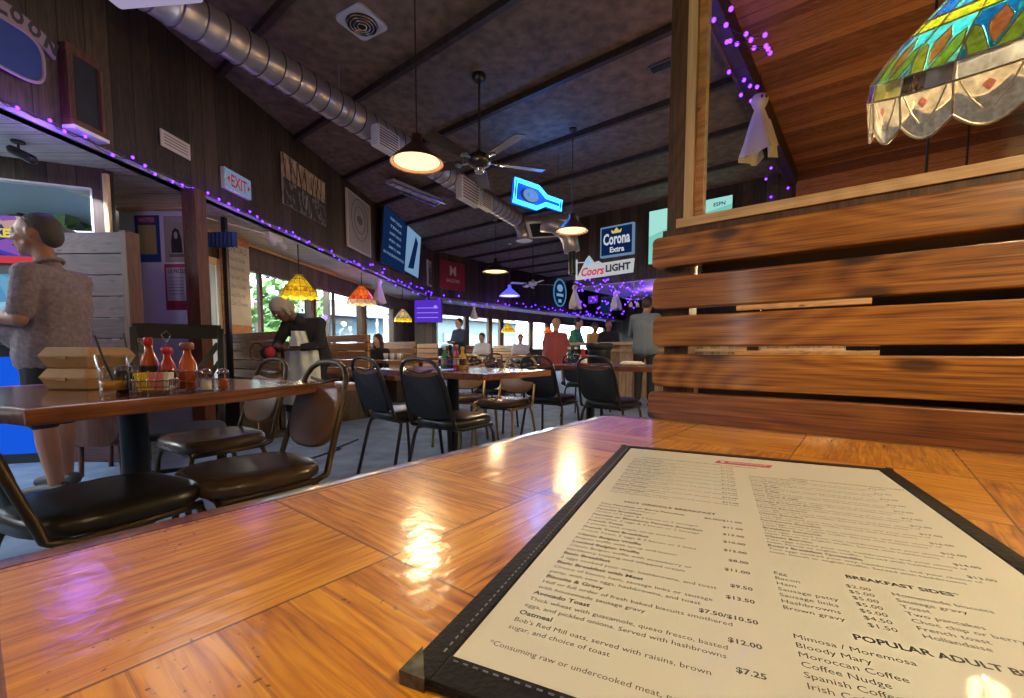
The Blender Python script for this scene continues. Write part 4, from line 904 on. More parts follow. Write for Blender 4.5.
# framed poster
mat('poster_grey', (.36, .35, .42), .4); mat('poster_line', (.12, .13, .17), .5); mat('poster_frame', (.62, .56, .58), .4)
t, w, h = wthing('framed_poster', 'tall pale framed poster with a round drawing, left of the blue screens', 'poster', wrect(345.5, 189, 247, 369.5, 204.5, 256, .03))
MB().box((0, 0, 0), (.03, w, h)).build('frame', 'poster_frame', t, bevel=.005); MB().box((.017, 0, 0), (.004, w*.88, h*.93)).build('poster_sheet', 'poster_grey', t)
dr = MB()
for rr in (.34, .22): dr.tube([(.020, w*rr*math.cos(2*pi*k/28), h*.08+w*rr*1.05*math.sin(2*pi*k/28)) for k in range(28)], .006, 5, closed=True)
dr.ell((.02, 0, h*.08), (.004, w*.12, w*.08)); dr.build('drawing', 'poster_line', t)
# blue screen and poster screen
emat('tv_navy', (.012, .04, .15), .2); emat('tv_text', (.35, .55, .9), .25); emat('tv_pale', (.30, .52, .82), .28)
t, w, h = wthing('television', 'dark blue screen with lines of white writing, high on the left wall', 'television', wrect(382, 206, 262, 405, 224, 272, .14)); t.rotation_euler = (0, rad(5), WRZ)
MB().box((-.02, 0, 0), (.05, w*1.03, h*1.03)).build('screen_case', 'black_metal', t, bevel=.005); MB().box((.006, 0, 0), (.004, w, h)).build('screen', 'tv_navy', t)
for k, s_ in enumerate(['EVERY TUESDAY', 'TRIVIA', 'HAPPY HOUR', 'MONDAY - FRIDAY', '3PM TO 6PM', 'ASK YOUR SERVER FOR DETAILS']): MB().text(s_, h*.07, T(.011, 0, h*(.34-.13*k)) @ WALLTXT, 'CENTER', .01, fit=w*(.5 if k < 5 else .9)).build('writing_line', 'tv_text', t)
MB().box((-.08, 0, 0), (.08, .08, .08)).build('wall_bracket', 'black_metal', t)
t, w, h = wthing('television', 'pale blue and white screen beside the dark blue one, high on the left wall', 'television', wrect(405.5, 227, 271, 419, 236, 277, .14)); t.rotation_euler = (0, rad(5), WRZ)
MB().box((-.02, 0, 0), (.05, w*1.03, h*1.03)).build('screen_case', 'black_metal', t); MB().box((.006, 0, 0), (.004, w, h)).build('screen', 'tv_pale', t); MB().prism([(-w*.3, -h*.4), (w*.1, -h*.35), (w*.3, h*.3), (w*.1, h*.42), (-w*.1, 0)], .010, .011, WALLTXT).build('screen_figure', 'tv_navy', t); MB().box((-.08, 0, 0), (.08, .08, .08)).build('wall_bracket', 'black_metal', t)
# small framed picture and red sign near the corner
t, w, h = wthing('framed_picture', 'small framed grey picture beside the screens, near the room corner', 'picture', wrect(427, 261, 285, 439, 267, 291, .03))
MB().box((0, 0, 0), (.03, w, h)).build('frame', 'poster_frame', t); MB().box((.017, 0, 0), (.004, w*.85, h*.88)).build('picture_sheet', 'photo_print', t)
mat('sign_red', (.30, .03, .05), .45)
pr = onp(452.5, 276, (-math.cos(TH), math.sin(TH)), A_BACK-.03)
t = thing('wall_sign', 'dark red square sign with a white emblem on the back wall corner', 'sign', pr, pi/2+RZ); 
MB().box((0, 0, 0), (.55*1.9, .04, 1.0*.85)).build('sign_board', 'sign_red', t, bevel=.006)
MB().text('M', .38, T(0, -.023, .02) @ FRONTTXT, 'CENTER', .03).text('SALOON', .14, T(0, -.023, -.2) @ FRONTTXT, 'CENTER', .02).build('sign_emblem', 'poster_frame', t)
# white notice near the post
t, w, h = wthing('wall_notice', 'small pale printed notice on the dark wall above the post', 'notice', wrect(160, 129, 146, 189.5, 144, 159, .02))
MB().box((0, 0, 0), (.01, w, h)).build('notice_sheet', 'poster_frame', t); mm = MB()
for k in range(4): mm.box((.006, 0, h*(.28-.18*k)), (.002, w*.8, h*.05))
mm.build('notice_lines', 'poster_line', t)
# box frame
t, w, h = wthing('wooden_cabinet', 'shallow reddish timber box with a dark centre on the left wall', 'cabinet', wrect(61, 38, 121, 98, 68, 138, .04))
for (cy, cz, dy, dz) in ((0, h*.46, w, h*.10), (0, -h*.46, w, h*.10), (-w*.42, 0, w*.17, h*.82), (w*.46, 0, w*.08, h*.82)): MB().box((0, 0, 0), (.07, dy, dz)).build('frame_board', 'red_post_wood', t, (0, cy, cz), bevel=.006)
MB().box((-.02, 0, 0), (.05, w*.9, h*.88)).build('dark_panel', 'black_fabric', t); MB().box((.01, 0, -h*.53), (.10, w, .025)).build('shelf_edge', 'white_paint', t)
# saloon sign
mat('banner', (.30, .22, .25), .6); mat('banner_ink', (.04, .035, .04), .5); mat('sign_blue', (.02, .05, .20), .6)
ctr, w, h = wrect(-52, -22, 24, 50, 12, 52, .04)
t = thing('saloon_sign', 'curved banner sign reading saloon over a blue oval, high at the left', 'sign', (ctr.x, ctr.y, ctr.z), WRZ)
bn = MB(); N = 16; pts = []
def arc(s, d): return (s*w/2, -h*.30*(s*s)+d)
pl = [arc(-1+2*k/N, h*.36) for k in range(N+1)]+[arc(1-2*k/N, -h*.0) for k in range(N+1)]
bn.prism(pl[::-1], 0, .02, WALLTXT).build('banner_board', 'banner', t)
mm = MB(); wd = 'SALOON'
for k, ch in enumerate(wd):
    s = (k-2.5)/2.9; x, y = arc(s, h*.06); mm.text(ch, h*.44, T(.022, 0, 0) @ WALLTXT @ T(x, y, 0) @ Matrix.Rotation(-s*.35, 4, 'Z'), 'CENTER', .06, fit=w*.145)
mm.build('banner_lettering', 'banner_ink', t)
MB().prism([(w*.36*abs(math.cos(a))**.6*math.copysign(1, math.cos(a)), -h*.62+h*.58*abs(math.sin(a))**.6*math.copysign(1, math.sin(a))) for a in [2*pi*k/40 for k in range(40)]], -.01, .012, WALLTXT).build('oval_board', 'sign_blue', t)
MB().tube([(.014, w*.36*abs(math.cos(a))**.6*math.copysign(1, math.cos(a)), -h*.62+h*.58*abs(math.sin(a))**.6*math.copysign(1, math.sin(a))) for a in [2*pi*k/40 for k in range(40)]], .011, 6, closed=True).build('oval_trim', 'banner', t)

# ================================================================ LEFT ALCOVE
# plank screen
PYs = 3.45; pa, pb2 = aty(52, 300, PYs), aty(131, 300, PYs); ptop = aty(100, 232, PYs).z
t = thing('plank_screen', 'purplish plank screen with knots behind the standing man', 'screen', (pb2.x, PYs, 0), rad(-3))
W_ = .66; hh = ptop/11
for k in range(11): MB().box((0, 0, 0), (W_, .035, hh-.006)).build('plank', 'purple_board', t, (-W_/2, 0, ptop-hh*(k+.5)), bevel=.003)
MB().box((.0, .02, ptop/2), (.05, .12, ptop+.01)).build('end_post', 'red_post_wood', t, bevel=.004)
# white board partition with posters
t = thing('notice_board', 'tall white board pinned with posters between the screen and the post', 'notice board', (aty(160, 300, 4.55).x+.02, 4.55, 0), rad(-2)); ww_ = (aty(192, 300, 4.55)-aty(117, 300, 4.55)).x; zt = aty(150, 211, 4.55).z
MB().box((0, 0, zt/2), (ww_, .04, zt)).build('board_panel', 'white_paint', t); MB().box((0, -.01, zt+.012), (ww_+.02, .07, .03)).build('top_trim', 'pine_rail', t)
def onboard(name, x0, y0, x1, y1, m, extra=None, ns=None):
    p, q = aty(x0, y0, 4.52), aty(x1, y1, 4.52); c = (p+q)/2; w = q.x-p.x; h = p.z-q.z; lx, ly = c.x-t.location.x, -.024
    o = MB().box((0, 0, 0), (w, .004, h)).build(name, m, t, (lx, ly-.0, c.z)); return o, w, h
mat('poster_blue', (.03, .08, .25), .4); mat('poster_yellow', (.45, .38, .14), .5); mat('poster_white', (.50, .48, .50), .5); mat('poster_red', (.42, .04, .08), .45); mat('poster_tan', (.42, .36, .28), .5)
o, w, h = onboard('poster', 133, 215, 161, 262, 'poster_blue'); MB().box((0, -.003, -h*.02), (w*.72, .002, h*.62)).build('poster_field', 'poster_yellow', o); MB().box((0, -.003, h*.40), (w*.74, .002, h*.12)).build('poster_heading', 'poster_red', o); MB().text('NOTES', h*.11, T(0, -.005, h*.365) @ FRONTTXT, 'CENTER', .02).build('poster_lettering', 'poster_white', o)
o, w, h = onboard('poster', 163, 216, 189, 262, 'poster_tan'); MB().text('OPGR', h*.16, T(0, -.003, h*.36) @ FRONTTXT, 'CENTER', .01, fit=w*.75).build('poster_lettering', 'poster_white', o)
MB().prism([(-.20*w, -.30*h), (.28*w, -.30*h), (.25*w, 0), (.14*w, .20*h), (0, .24*h), (-.12*w, .18*h), (-.2*w, -.05*h)], .003, .005, FRONTTXT).build('printed_hair', 'ink', o); MB().prism([(.08*w*math.cos(a)+.02*w, .08*h*math.sin(a)+.08*h) for a in [2*pi*k/16 for k in range(16)]], .005, .007, FRONTTXT).build('printed_face', 'poster_tan', o); MB().box((.02*w, -.004, -.36*h), (.62*w, .002, .07*h)).build('printed_strip', 'poster_line', o)
o, w, h = onboard('poster', 164, 264, 192, 310, 'poster_red'); MB().box((0, -.003, h*.06), (w*.84, .002, h*.72)).build('poster_field', 'poster_white', o); MB().text('US PRIZES', h*.12, T(0, -.005, h*.30) @ FRONTTXT, 'CENTER', .02, fit=w*.7).text('SCAN TO ENTER', h*.06, T(0, -.005, -h*.42) @ FRONTTXT, 'CENTER', .02).build('poster_lettering', 'ink', o)
mm = MB()
for k in range(6): mm.box((-.05*w, -.005, h*(.2-.07*k)), (w*.6, .001, h*.012))
mm.build('poster_lines', 'poster_line', o)
# game machine with two screens
def cartoon(name, cols, sc):
    m, tr, b, out = nodes(name); L = tr.links; tr.nodes.remove(b); e = tr.nodes.new('ShaderNodeEmission'); L.new(e.outputs[0], out.inputs[0]); tc = tr.nodes.new('ShaderNodeTexCoord'); v = tr.nodes.new('ShaderNodeTexVoronoi'); v.inputs['Scale'].default_value = sc; L.new(tc.outputs['Object'], v.inputs['Vector'])
    sp = tr.nodes.new('ShaderNodeSeparateColor'); L.new(v.outputs['Color'], sp.inputs[0]); r = tr.nodes.new('ShaderNodeValToRGB'); r.color_ramp.interpolation = 'CONSTANT'; el = r.color_ramp.elements
    el[0].position = 0; el[0].color = c4(cols[0]); el[1].position = 1/len(cols); el[1].color = c4(cols[1])
    for i, c in enumerate(cols[2:]): x = el.new((i+2)/len(cols)); x.color = c4(c)
    L.new(sp.outputs[0], r.inputs[0]); L.new(r.outputs[0], e.inputs[0]); e.inputs[1].default_value = .45; return m
cartoon('game_screen', [(.05, .06, .45), (.25, .10, .45), (.55, .35, .30), (.06, .12, .5), (.65, .60, .60), (.04, .04, .25)], 9)
cartoon('game_screen_low', [(.10, .30, .55), (.30, .55, .75), (.06, .20, .45), (.45, .50, .35), (.15, .40, .60)], 10)
emat('game_yellow', (.75, .62, .05), .5); emat('game_red', (.35, .03, .04), .8); emat('blue_panel', (.01, .12, .9), .4)
gY = 3.40; g = aty(22, 240, gY)
t = thing('game_machine', 'games cabinet with two colourful screens and blue lit side at the left', 'game machine', (g.x-.25, gY-.0, 0), rad(14))
MB().box((-.05, .2, .95), (.80, .40, 1.9)).build('cabinet', 'black_metal', t, bevel=.01)
z0, z1 = aty(20, 262, gY).z, aty(20, 215, gY).z
MB().box((0, -.005, (z0+z1)/2), (.66, .03, z1-z0)).build('upper_screen', 'game_screen', t); MB().box((0, -.024, z0+.02), (.66, .008, .055)).build('screen_banner', 'game_red', t)
MB().text('MONKEY', .085, T(.02, -.024, z1-.16) @ FRONTTXT, 'CENTER', .05).build('screen_lettering', 'game_yellow', t)
z2, z3 = aty(20, 335, gY).z, aty(20, 274, gY).z
MB().box((-.02, -.005, (z2+z3)/2), (.60, .03, z3-z2)).build('lower_screen', 'game_screen_low', t)
MB().box((-.0, -.012, .46), (.70, .02, .76)).build('lit_panel', 'blue_panel', t)
MB().box((0, -.08, z2-.05), (.7, .2, .05)).build('control_shelf', 'black_metal', t)
# round brown stool back behind the man
p = aty(100, 440, 3.1)
t = thing('wooden_stool', 'round backed brown wooden seat behind the man legs', 'stool', (p.x+.04, 3.02, 0), rad(10))
MB().prism([(x, z+.42) for x, z in sup(.17, .20, 3, 28)], -.02, .02, Matrix.Rotation(pi/2, 4, 'X')).build('backrest', 'red_post_wood', t, (0, 0, 0), bevel=.006)
MB().box((0, .2, .24), (.32, .36, .04)).build('seat', 'red_post_wood', t, bevel=.01)
for x in (-.13, .13):
    for y in (.05, .34): MB().tube([(x, y, 0), (x*.9, y, .24)], .015, 8).build('leg', 'dark_post_wood', t)
# hanging black spotlight under the soffit
p = atz(18, 141, Z_SOF)
t = thing('spotlight', 'small black spotlight under the pale soffit at the left', 'light fitting', p); MB().lathe([(.001, 0), (.04, 0), (.04, -.015), (.001, -.015)], (0, 0, 0), 16).build('ceiling_plate', 'black_metal', t); MB().tube([(0, 0, 0), (0, 0, -.07)], .008, 8).build('stem', 'black_metal', t); MB().cap((-.03, -.02, -.07), (.06, .03, -.12), .03, .035).build('lamp_head', 'black_metal', t, smooth=True)
sl_ = bpy.data.lights.new('spot_beam', 'SPOT'); sl_.energy = 22; sl_.spot_size = rad(38); sl_.color = (.85, .85, 1); sl_.shadow_soft_size = .04; so_ = bpy.data.objects.new('spot_beam', sl_); COL.objects.link(so_); so_.parent = t; so_.location = (.10, .06, -.15); so_.rotation_euler = (Vector((-3.75, 4.5, 1.7))-p).to_track_quat('-Z', 'Y').to_euler()
# blue valance & poster by the door
p = aty(221, 232, 5.15); t = thing('window_valance', 'dark blue cloth valance above the narrow door', 'valance', p, WRZ)
vm = MB(); n_ = 14
for k in range(n_):
    y0, y1 = -.17+.34*k/n_, -.17+.34*(k+1)/n_; o0, o1 = .02*(k % 2), .02*((k+1) % 2); vm.add([(y0, -o0, 0), (y1, -o1, 0), (y1, -o1, -.17), (y0, -o0, -.17), (y0, .03-o0, 0), (y1, .03-o1, 0), (y1, .03-o1, -.17), (y0, .03-o0, -.17)], [(0, 1, 2, 3), (7, 6, 5, 4), (4, 5, 1, 0), (3, 2, 6, 7)])
mat('valance_blue', (.015, .05, .16), .8); vm.build('valance_cloth', 'valance_blue', t)
pc = onp(239, 286, (1, -.0845), UWC+WW_OFF+.12); z1 = onp(239, 246, (1, -.0845), UWC+WW_OFF+.12).z; z0 = onp(239, 325, (1, -.0845), UWC+WW_OFF+.12).z
y0, y1 = onp(228, 286, (1, -.0845), UWC+WW_OFF+.12).y, onp(250, 286, (1, -.0845), UWC+WW_OFF+.12).y
mat('old_paper', (.50, .48, .44), .6, noise=.1, nscale=6)
t = thing('wall_poster', 'large pale handwritten specials sheet beside the narrow door', 'poster', ((UWC+WW_OFF+.12)+.0845*(y0+y1)/2, (y0+y1)/2, (z0+z1)/2), WRZ)
MB().box((0, 0, 0), (.01, y1-y0, z1-z0)).build('poster_sheet', 'old_paper', t); MB().box((-.05, 0, 0), (.09, y1-y0+.03, z1-z0+.25)).build('backing_board', 'booth_wood', t)
for k, s_ in enumerate(['SPECIALS', 'Prime Rib Dinner', 'Friday and Saturday', 'Fish and Chips', 'Chicken Fried Steak', 'Soup of the day', 'Clam Chowder']): MB().text(s_, .09 if k else .12, T(.008, -(y1-y0)*.44, (z1-z0)*(.40-.11*k)) @ WALLTXT, fit=(y1-y0)*(.8-.07*(k%3))).build('lettering_line', 'poster_line', t)
# emergency light on the soffit
p = atz(273, 238, Z_SOF-.06); t = thing('emergency_light', 'small twin headed emergency light under the soffit edge', 'light fitting', p, WRZ)
MB().box((0, 0, 0), (.10, .30, .10)).build('case', 'white_plastic', t, bevel=.01)
for y in (-.12, .12): MB().cap((.03, y, -.05), (.07, y, -.09), .035, .045).build('lamp_head', 'white_plastic', t, smooth=True)
MB().tube([(0, -.1, .02), (-.4, -1.2, .03)], .006, 6).build('conduit', 'white_plastic', t)
# purple screen at the corner
emat('tv_purple', (.12, .035, .70), .4); emat('tv_lilac', (.45, .35, 1.0), .4)
Ypt = 12.4; p0, p1 = aty(414, 300, Ypt), aty(442, 322, Ypt); t = thing('television', 'purple screen hanging at the far corner under the soffit', 'television', (p0+p1)/2, rad(-8)); w, h = p1.x-p0.x, p0.z-p1.z
MB().box((0, .03, 0), (w*1.04, .06, h*1.05)).build('screen_case', 'black_metal', t); MB().box((0, -.003, 0), (w, .004, h)).build('screen', 'tv_purple', t)
mm = MB()
for k in range(3): mm.box((-w*.02, -.007, h*(-.3+.22*k)), (w*.8, .002, h*.03))
mm.ell((w*.28, -.006, h*.18), (w*.07, .004, w*.06)); mm.build('screen_writing', 'tv_lilac', t); MB().box((0, .04, (Z_SOF-t.location.z)/2+.1), (.06, .04, Z_SOF-t.location.z-.1)).build('ceiling_bracket', 'black_metal', t)
pc0, pc1 = aty(414, 330, 12.55), aty(436, 330, 12.55)
struct(MB().box(((pc0.x+pc1.x)/2, 12.75, 1.06), (pc1.x-pc0.x, .25, 2.12)).build('pillar', 'wall_panel_x'), 'dark boarded pier under the purple screen')

# ================================================================ CEILING THINGS
# spiral duct
D0 = atz(163, -2, 3.4); D1 = atz(518, 220, 3.4); dd_ = (D1-D0).normalized(); Ds = D0-dd_*3.0; DL = (D1-Ds).length; R_ = .145
drz = math.atan2(dd_.y, dd_.x)
t = thing('air_duct', 'long round spiral metal duct under the dark ceiling', 'duct', Ds, drz)
prof = []; m_ = MB(); rg = []; k = 0; x = 0; ribs = []
x = 0
while x < DL: ribs.append(x); x += .16
pts, rs = [], []
for x in ribs: pts += [(x, 0, 0), (x+.012, 0, 0), (x+.024, 0, 0)]; rs += [R_, R_+.007, R_]
pts += [(DL, 0, 0)]; rs += [R_]
m_.tube(pts, rs, 32).build('duct_tube', 'galvanised', t, smooth=True)
sm_ = MB()
for x in ribs[1:]: sm_.tube([(x+.03, (R_+.002)*math.cos(a), (R_+.002)*math.sin(a)) for a in [2*pi*k/32 for k in range(32)]], .006, 5, closed=True)
sm_.build('duct_seams', 'duct_seam', t)
el = [(DL, 0, 0)]+[(DL+.30*math.sin(rad(a)), .0, -.30*(1-math.cos(rad(a)))) for a in (15, 30, 45, 60, 75, 90)]; m_ = MB().tube(el, R_, 28); m_.build('duct_elbow', 'galvanised', t, smooth=True)
MB().tube([(DL+.30, 0, -.30), (DL+.30, 0, -.33)], R_+.02, 28).build('end_collar', 'galvanised', t)
mat('register_dark', (.20, .12, .13), .5)
def register(px, off, s):
    q = atz(px, 0, 3.4); # locate along the duct by picture column
    u = (px-CX)/FPX; tpar = (u*Ds.y-Ds.x)/(dd_.x-u*dd_.y)
    b = MB().box((0, 0, 0), (s, .10, s*.62)).build('register_box', 'white_paint', t, (tpar, -off, -.16), bevel=.004)
    mm = MB()
    for k in range(7): mm.box((0, -.052, -s*.24+s*.08*k), (s*.82, .004, s*.035))
    mm.build('register_slats', 'register_dark', b)
register(379, .17, .36); register(460, .17, .52); register(476, .17, .36)
for tp in (2.2, 4.6, 7.0, 9.2):
    if tp < DL: MB().tube([(tp, 0, .16), (tp, 0, .45)], .004, 6).tube([(tp, (R_+.003)*math.cos(a), (R_+.003)*math.sin(a)) for a in [2*pi*k/24 for k in range(24)]], .006, 5, closed=True).build('hanger_strap', 'galvanised', t)
# flat duct and elbow beyond
p = aty(572, 226, 8.9)
t = thing('air_duct', 'flat white metal duct box with a dark square opening beside the round duct', 'duct', (aty(558, 226, 8.6).x, 8.6, aty(558, 226, 8.6).z), drz-rad(62), rot=(rad(-28), 0, rad(-14)))
MB().box((-.1, 0, 0), (1.0, .5, .09)).build('duct_box', 'galvanised', t, bevel=.006); MB().box((-.15, -.03, -.085), (.85, .44, .02)).build('opening_frame', 'white_paint', t); MB().box((-.15, -.03, -.098), (.72, .34, .012)).build('opening', 'black_metal', t)
p = aty(567, 238, 8.5)
t = thing('air_duct', 'curved metal duct elbow dropping behind the middle hanging lamp', 'duct', (p.x-.35, 8.45, p.z+.25), 0); MB().tube([(-.15, 0, .0), (.1, 0, -.02), (.28, 0, -.12), (.40, 0, -.30), (.44, 0, -.52)], .15, 24).build('duct_elbow', 'galvanised', t, smooth=True); MB().tube([(.44, 0, -.50), (.45, 0, -.95)], .07, 16).build('drop_pipe', 'black_metal', t)
# exhaust vent
p = atz(362, 22, Z_CEIL-.01); t = thing('ceiling_vent', 'square white ceiling vent with round ringed grille', 'vent', (p.x, p.y, Z_CEIL), rad(-30))
MB().prism(rrect(-.17, -.17, .17, .17, .05, 5), -.03, -.0).build('vent_plate', 'white_paint', t, bevel=.006); MB().lathe([(.001, -.034), (.135, -.034), (.14, -.03)], (0, 0, 0), 28).build('vent_throat', 'black_metal', t)
for r_ in (.13, .10, .07, .04): MB().tube([(r_*math.cos(2*pi*k/28), r_*math.sin(2*pi*k/28), -.042-.1*(.14-r_)) for k in range(28)], .006, 6, closed=True).build('vent_ring', 'chrome', t)
# louvred fitting
pA, pB = atz(388, 184, 3.7), atz(440, 205, 3.7); dv = pB-pA
t = thing('ceiling_grille', 'long chrome louvred ceiling fitting left of the fan', 'light fitting', ((pA+pB)/2), math.atan2(dv.y, dv.x)); Lg = dv.length
mm = MB().tube([(-Lg/2, -.13, 0), (Lg/2, -.13, 0), (Lg/2, .13, 0), (-Lg/2, .13, 0)], .012, 6, closed=True)
for k in range(15): mm.tube([(-Lg/2+Lg*k/14, -.13, 0), (-Lg/2+Lg*k/14, 0, .035*(-1)**k), (-Lg/2+Lg*k/14, .13, 0)], .006, 5)
mm.build('louvre_frame', 'chrome', t); MB().box((0, 0, .06), (Lg*.96, .2, .05)).build('reflector', 'white_paint', t); MB().tube([(-Lg*.4, 0, .06), (-Lg*.4, 0, .15)], .01, 6).tube([(Lg*.4, 0, .06), (Lg*.4, 0, .15)], .01, 6).build('hanger', 'chrome', t)
# slot vent
p = atz(666, 63, Z_CEIL); t = thing('ceiling_vent', 'narrow dark slot vent in the ceiling near the screen post', 'vent', (p.x, p.y, Z_CEIL), RZ); MB().box((0, 0, -.01), (.34, .14, .02)).build('vent_frame', 'poster_line', t); MB().box((0, 0, -.022), (.30, .09, .01)).build('vent_slot', 'black_metal', t)
# fluorescent fitting upper left
emat('diffuser', (.42, .36, .55), .4)
pq = [atz(x, y, 3.02) for x, y in ((100, -2), (121, 13), (205, 6))]
e1, e2 = (pq[2]-pq[1]).normalized(), None; t = thing('ceiling_light', 'lilac white ribbed light fitting cut by the upper picture edge', 'light fitting', pq[1], math.atan2(e1.y, e1.x)); Lf = (pq[2]-pq[1]).length
sgn = 1 if (Matrix.Rotation(-math.atan2(e1.y, e1.x), 3, 'Z') @ (pq[0]-pq[1])).y > 0 else -1
MB().box((Lf/2, sgn*.6, .05), (Lf, 1.2, .08)).build('diffuser', 'diffuser', t, bevel=.02); MB().box((Lf/2, sgn*.6, .12), (Lf*.9, 1.15, .06)).build('light_tray', 'white_paint', t); MB().box((Lf/2, sgn*.6, .25), (.06, .06, .2)).build('hanger', 'white_paint', t)
# ceiling fans
def fan(label, cx, z_hub, rot, blade_m='fan_blade_wood', n=5, fl=.62, nobulb=False):
    t = thing('ceiling_fan', label, 'ceiling fan', (cx.x, cx.y, z_hub), rot)
    MB().lathe([(.001, Z_CEIL-z_hub-.0), (.075, Z_CEIL-z_hub-.0), (.07, Z_CEIL-z_hub-.05), (.03, Z_CEIL-z_hub-.09), (.001, Z_CEIL-z_hub-.09)], (0, 0, 0), 20).build('canopy', 'gunmetal', t, smooth=True)
    MB().tube([(0, 0, .08), (0, 0, Z_CEIL-z_hub-.05)], .013, 10).build('downrod', 'beam_dark', t)
    MB().lathe([(.001, .12), (.03, .12), (.05, .08), (.115, .06), (.13, .02), (.115, -.03), (.06, -.05), (.001, -.05)], (0, 0, 0), 28).build('motor', 'gunmetal' if blade_m != 'white_paint' else 'white_paint', t, smooth=True)
    MB().lathe([(.001, -.05), (.05, -.05), (.06, -.08), (.045, -.12), (.001, -.13)], (0, 0, 0), 20).build('light_kit', 'chrome', t, smooth=True)
    for k in range(n):
        a = 2*pi*k/n; M = Matrix.Rotation(a, 4, 'Z') @ Matrix.Rotation(rad(11), 4, 'X')
        b = MB(); b.X = M; b.prism([(.20, -.05), (.24, -.062), (fl-.03, -.075), (fl, -.05), (fl, .05), (fl-.03, .075), (.24, .062), (.20, .05)], -.004, .004); ob = b.build('blade', blade_m, t)
        b = MB(); b.X = M; b.beam((.10, 0, .0), (.25, 0, -.008), .03, .008).ell((.25, 0, -.01), (.04, .045, .006)); b.build('blade_arm', 'chrome', ob)
    for s, l in ((.05, .16), (-.04, .11)): MB().tube([(s, 0, -.10), (s, 0, -.12-l)], .002, 5).ell((s, 0, -.12-l), .008, 8, 6).build('pull_chain', 'chrome', t)
    return t
F1 = atz(479, 75, Z_CEIL); r1 = ray(481, 162); zf = HC+r1.z*(F1.y/r1.y)
fan('dark ceiling fan with wooden blades hanging left of the blue neon bottle', F1, zf, rad(18), fl=.76)
F2 = aty(533, 250, 12.6); r1 = ray(533, 284); fan('white ceiling fan far back near the oval sign', F2, HC+r1.z*(12.6/r1.y), rad(20), 'white_paint', 4, .66)
# pendant lamps
emat('lamp_glow', (1.0, .66, .28), 1.25)
mat('pendant_dark', (.10, .05, .035), .4, metal=.5); mat('pendant_inner', (.8, .7, .5), .6)
def pendant(label, px, pyr, Y, wpx, shade='pendant_dark', power=30, blue=False, grp=None):
    p = aty(px, pyr, Y); R = wpx*Y/FPX/2; t = thing('pendant_lamp', label, 'lamp', (p.x, Y, p.z), 0, grp)
    MB().lathe([(.02, R*1.05), (.045, R*1.0), (.05, R*.72), (R*.55, R*.42), (R*.88, R*.12), (R, 0), (R*.985, -.006), (R*.95, .004), (R*.84, R*.10), (R*.52, R*.36), (.04, R*.60)], (0, 0, 0), 36).build('shade', shade, t, smooth=True)
    MB().tube([(0, 0, R*.95), (0, 0, Z_CEIL-p.z)], .006, 8).build('cord', 'beam_dark', t); MB().lathe([(.001, Z_CEIL-p.z), (.05, Z_CEIL-p.z), (.05, Z_CEIL-p.z-.025), (.001, Z_CEIL-p.z-.03)], (0, 0, 0), 16).build('ceiling_rose', 'white_paint' if Y > 9 else 'beam_dark', t)
    MB().lathe([(.001, R*.05), (R*.84, R*.05)], (0, 0, 0), 28).build('glowing_diffuser', 'lamp_glow', t); MB().ell((0, 0, R*.16), (R*.12, R*.12, R*.09)).build('bulb', 'lamp_glow', t, smooth=True)
    lamp('bulb_light', (0, 0, -.05), (1, .72, .38), power, .12, t); return t
pendant('nearest metal pendant lamp with warm glowing bowl, below the round duct', 417, 163, 3.85, 52, power=26)
pendant('metal pendant lamp with warm glow, right of the blue neon bottle', 572, 231, 6.1, 32, power=26)
pendant('metal pendant lamp with warm glow hanging before the back wall', 495.5, 272, 10.2, 26, shade='gunmetal', power=26)
mat('blue_shade', (.05, .07, .55), .2, emis=(.08, .08, .8), es=.8)
pendant('pendant lamp with glossy blue shade and pale lettering, far back', 509.5, 296, 12.4, 21, shade='blue_shade', power=8)
# neon bottle
nY = 6.25; nA, nB = aty(514, 190, nY), aty(561, 206, nY+.4)
d_ = (nB-nA); Ln = d_.length; up_ = Vector((0, 0, 1)); dx_ = d_.normalized(); nz_ = dx_.cross(up_).normalized(); uy_ = nz_.cross(dx_).normalized()*1
M3 = Matrix((dx_, uy_, nz_)).transposed()
t = thing('neon_sign', 'glowing blue bottle shaped neon sign hanging from the ceiling', 'neon sign', nA, 0, rot=M3.to_euler())
def bot(k=1., ins=0):
    h = Ln*.20-ins; n_ = Ln*.085-ins
    return [(ins, -h), (ins, h), (Ln*.48, h), (Ln*.66, n_), (Ln-ins, n_), (Ln-ins, -n_), (Ln*.66, -n_), (Ln*.48, -h)]
MB().prism(bot(1, -.02), -.03, -.02).build('back_plate', 'sign_blue', t); MB().tube([(x, y, .012) for x, y in bot()], .015, 8, closed=True).build('neon_tube', 'neon_blue', t, smooth=True)
MB().tube([(x, y, .012) for x, y in bot(1, .035)], .012, 8, closed=True).build('neon_tube', 'neon_cyan', t, smooth=True)
MB().ell((Ln*.34, 0, .01), (.13, .09, .008)).build('neon_label', 'tv_pale', t); MB().text('MIC', .07, T(Ln*.26, -.025, .022), bold=.03).build('label_lettering', 'sign_blue', t)
for x in (.1, Ln*.9):
    q = M3 @ Vector((x, .1, .02)); inv = M3.inverted() @ Vector((0, 0, Z_CEIL-(nA+q).z)); MB().tube([(x, .1, .02), (x+inv.x, .1+inv.y, .02+inv.z)], .003, 5).build('hanging_wire', 'gunmetal', t)
lamp('neon_glow', (Ln*.4, 0, .15), (.05, .3, 1), 8, .12, t)

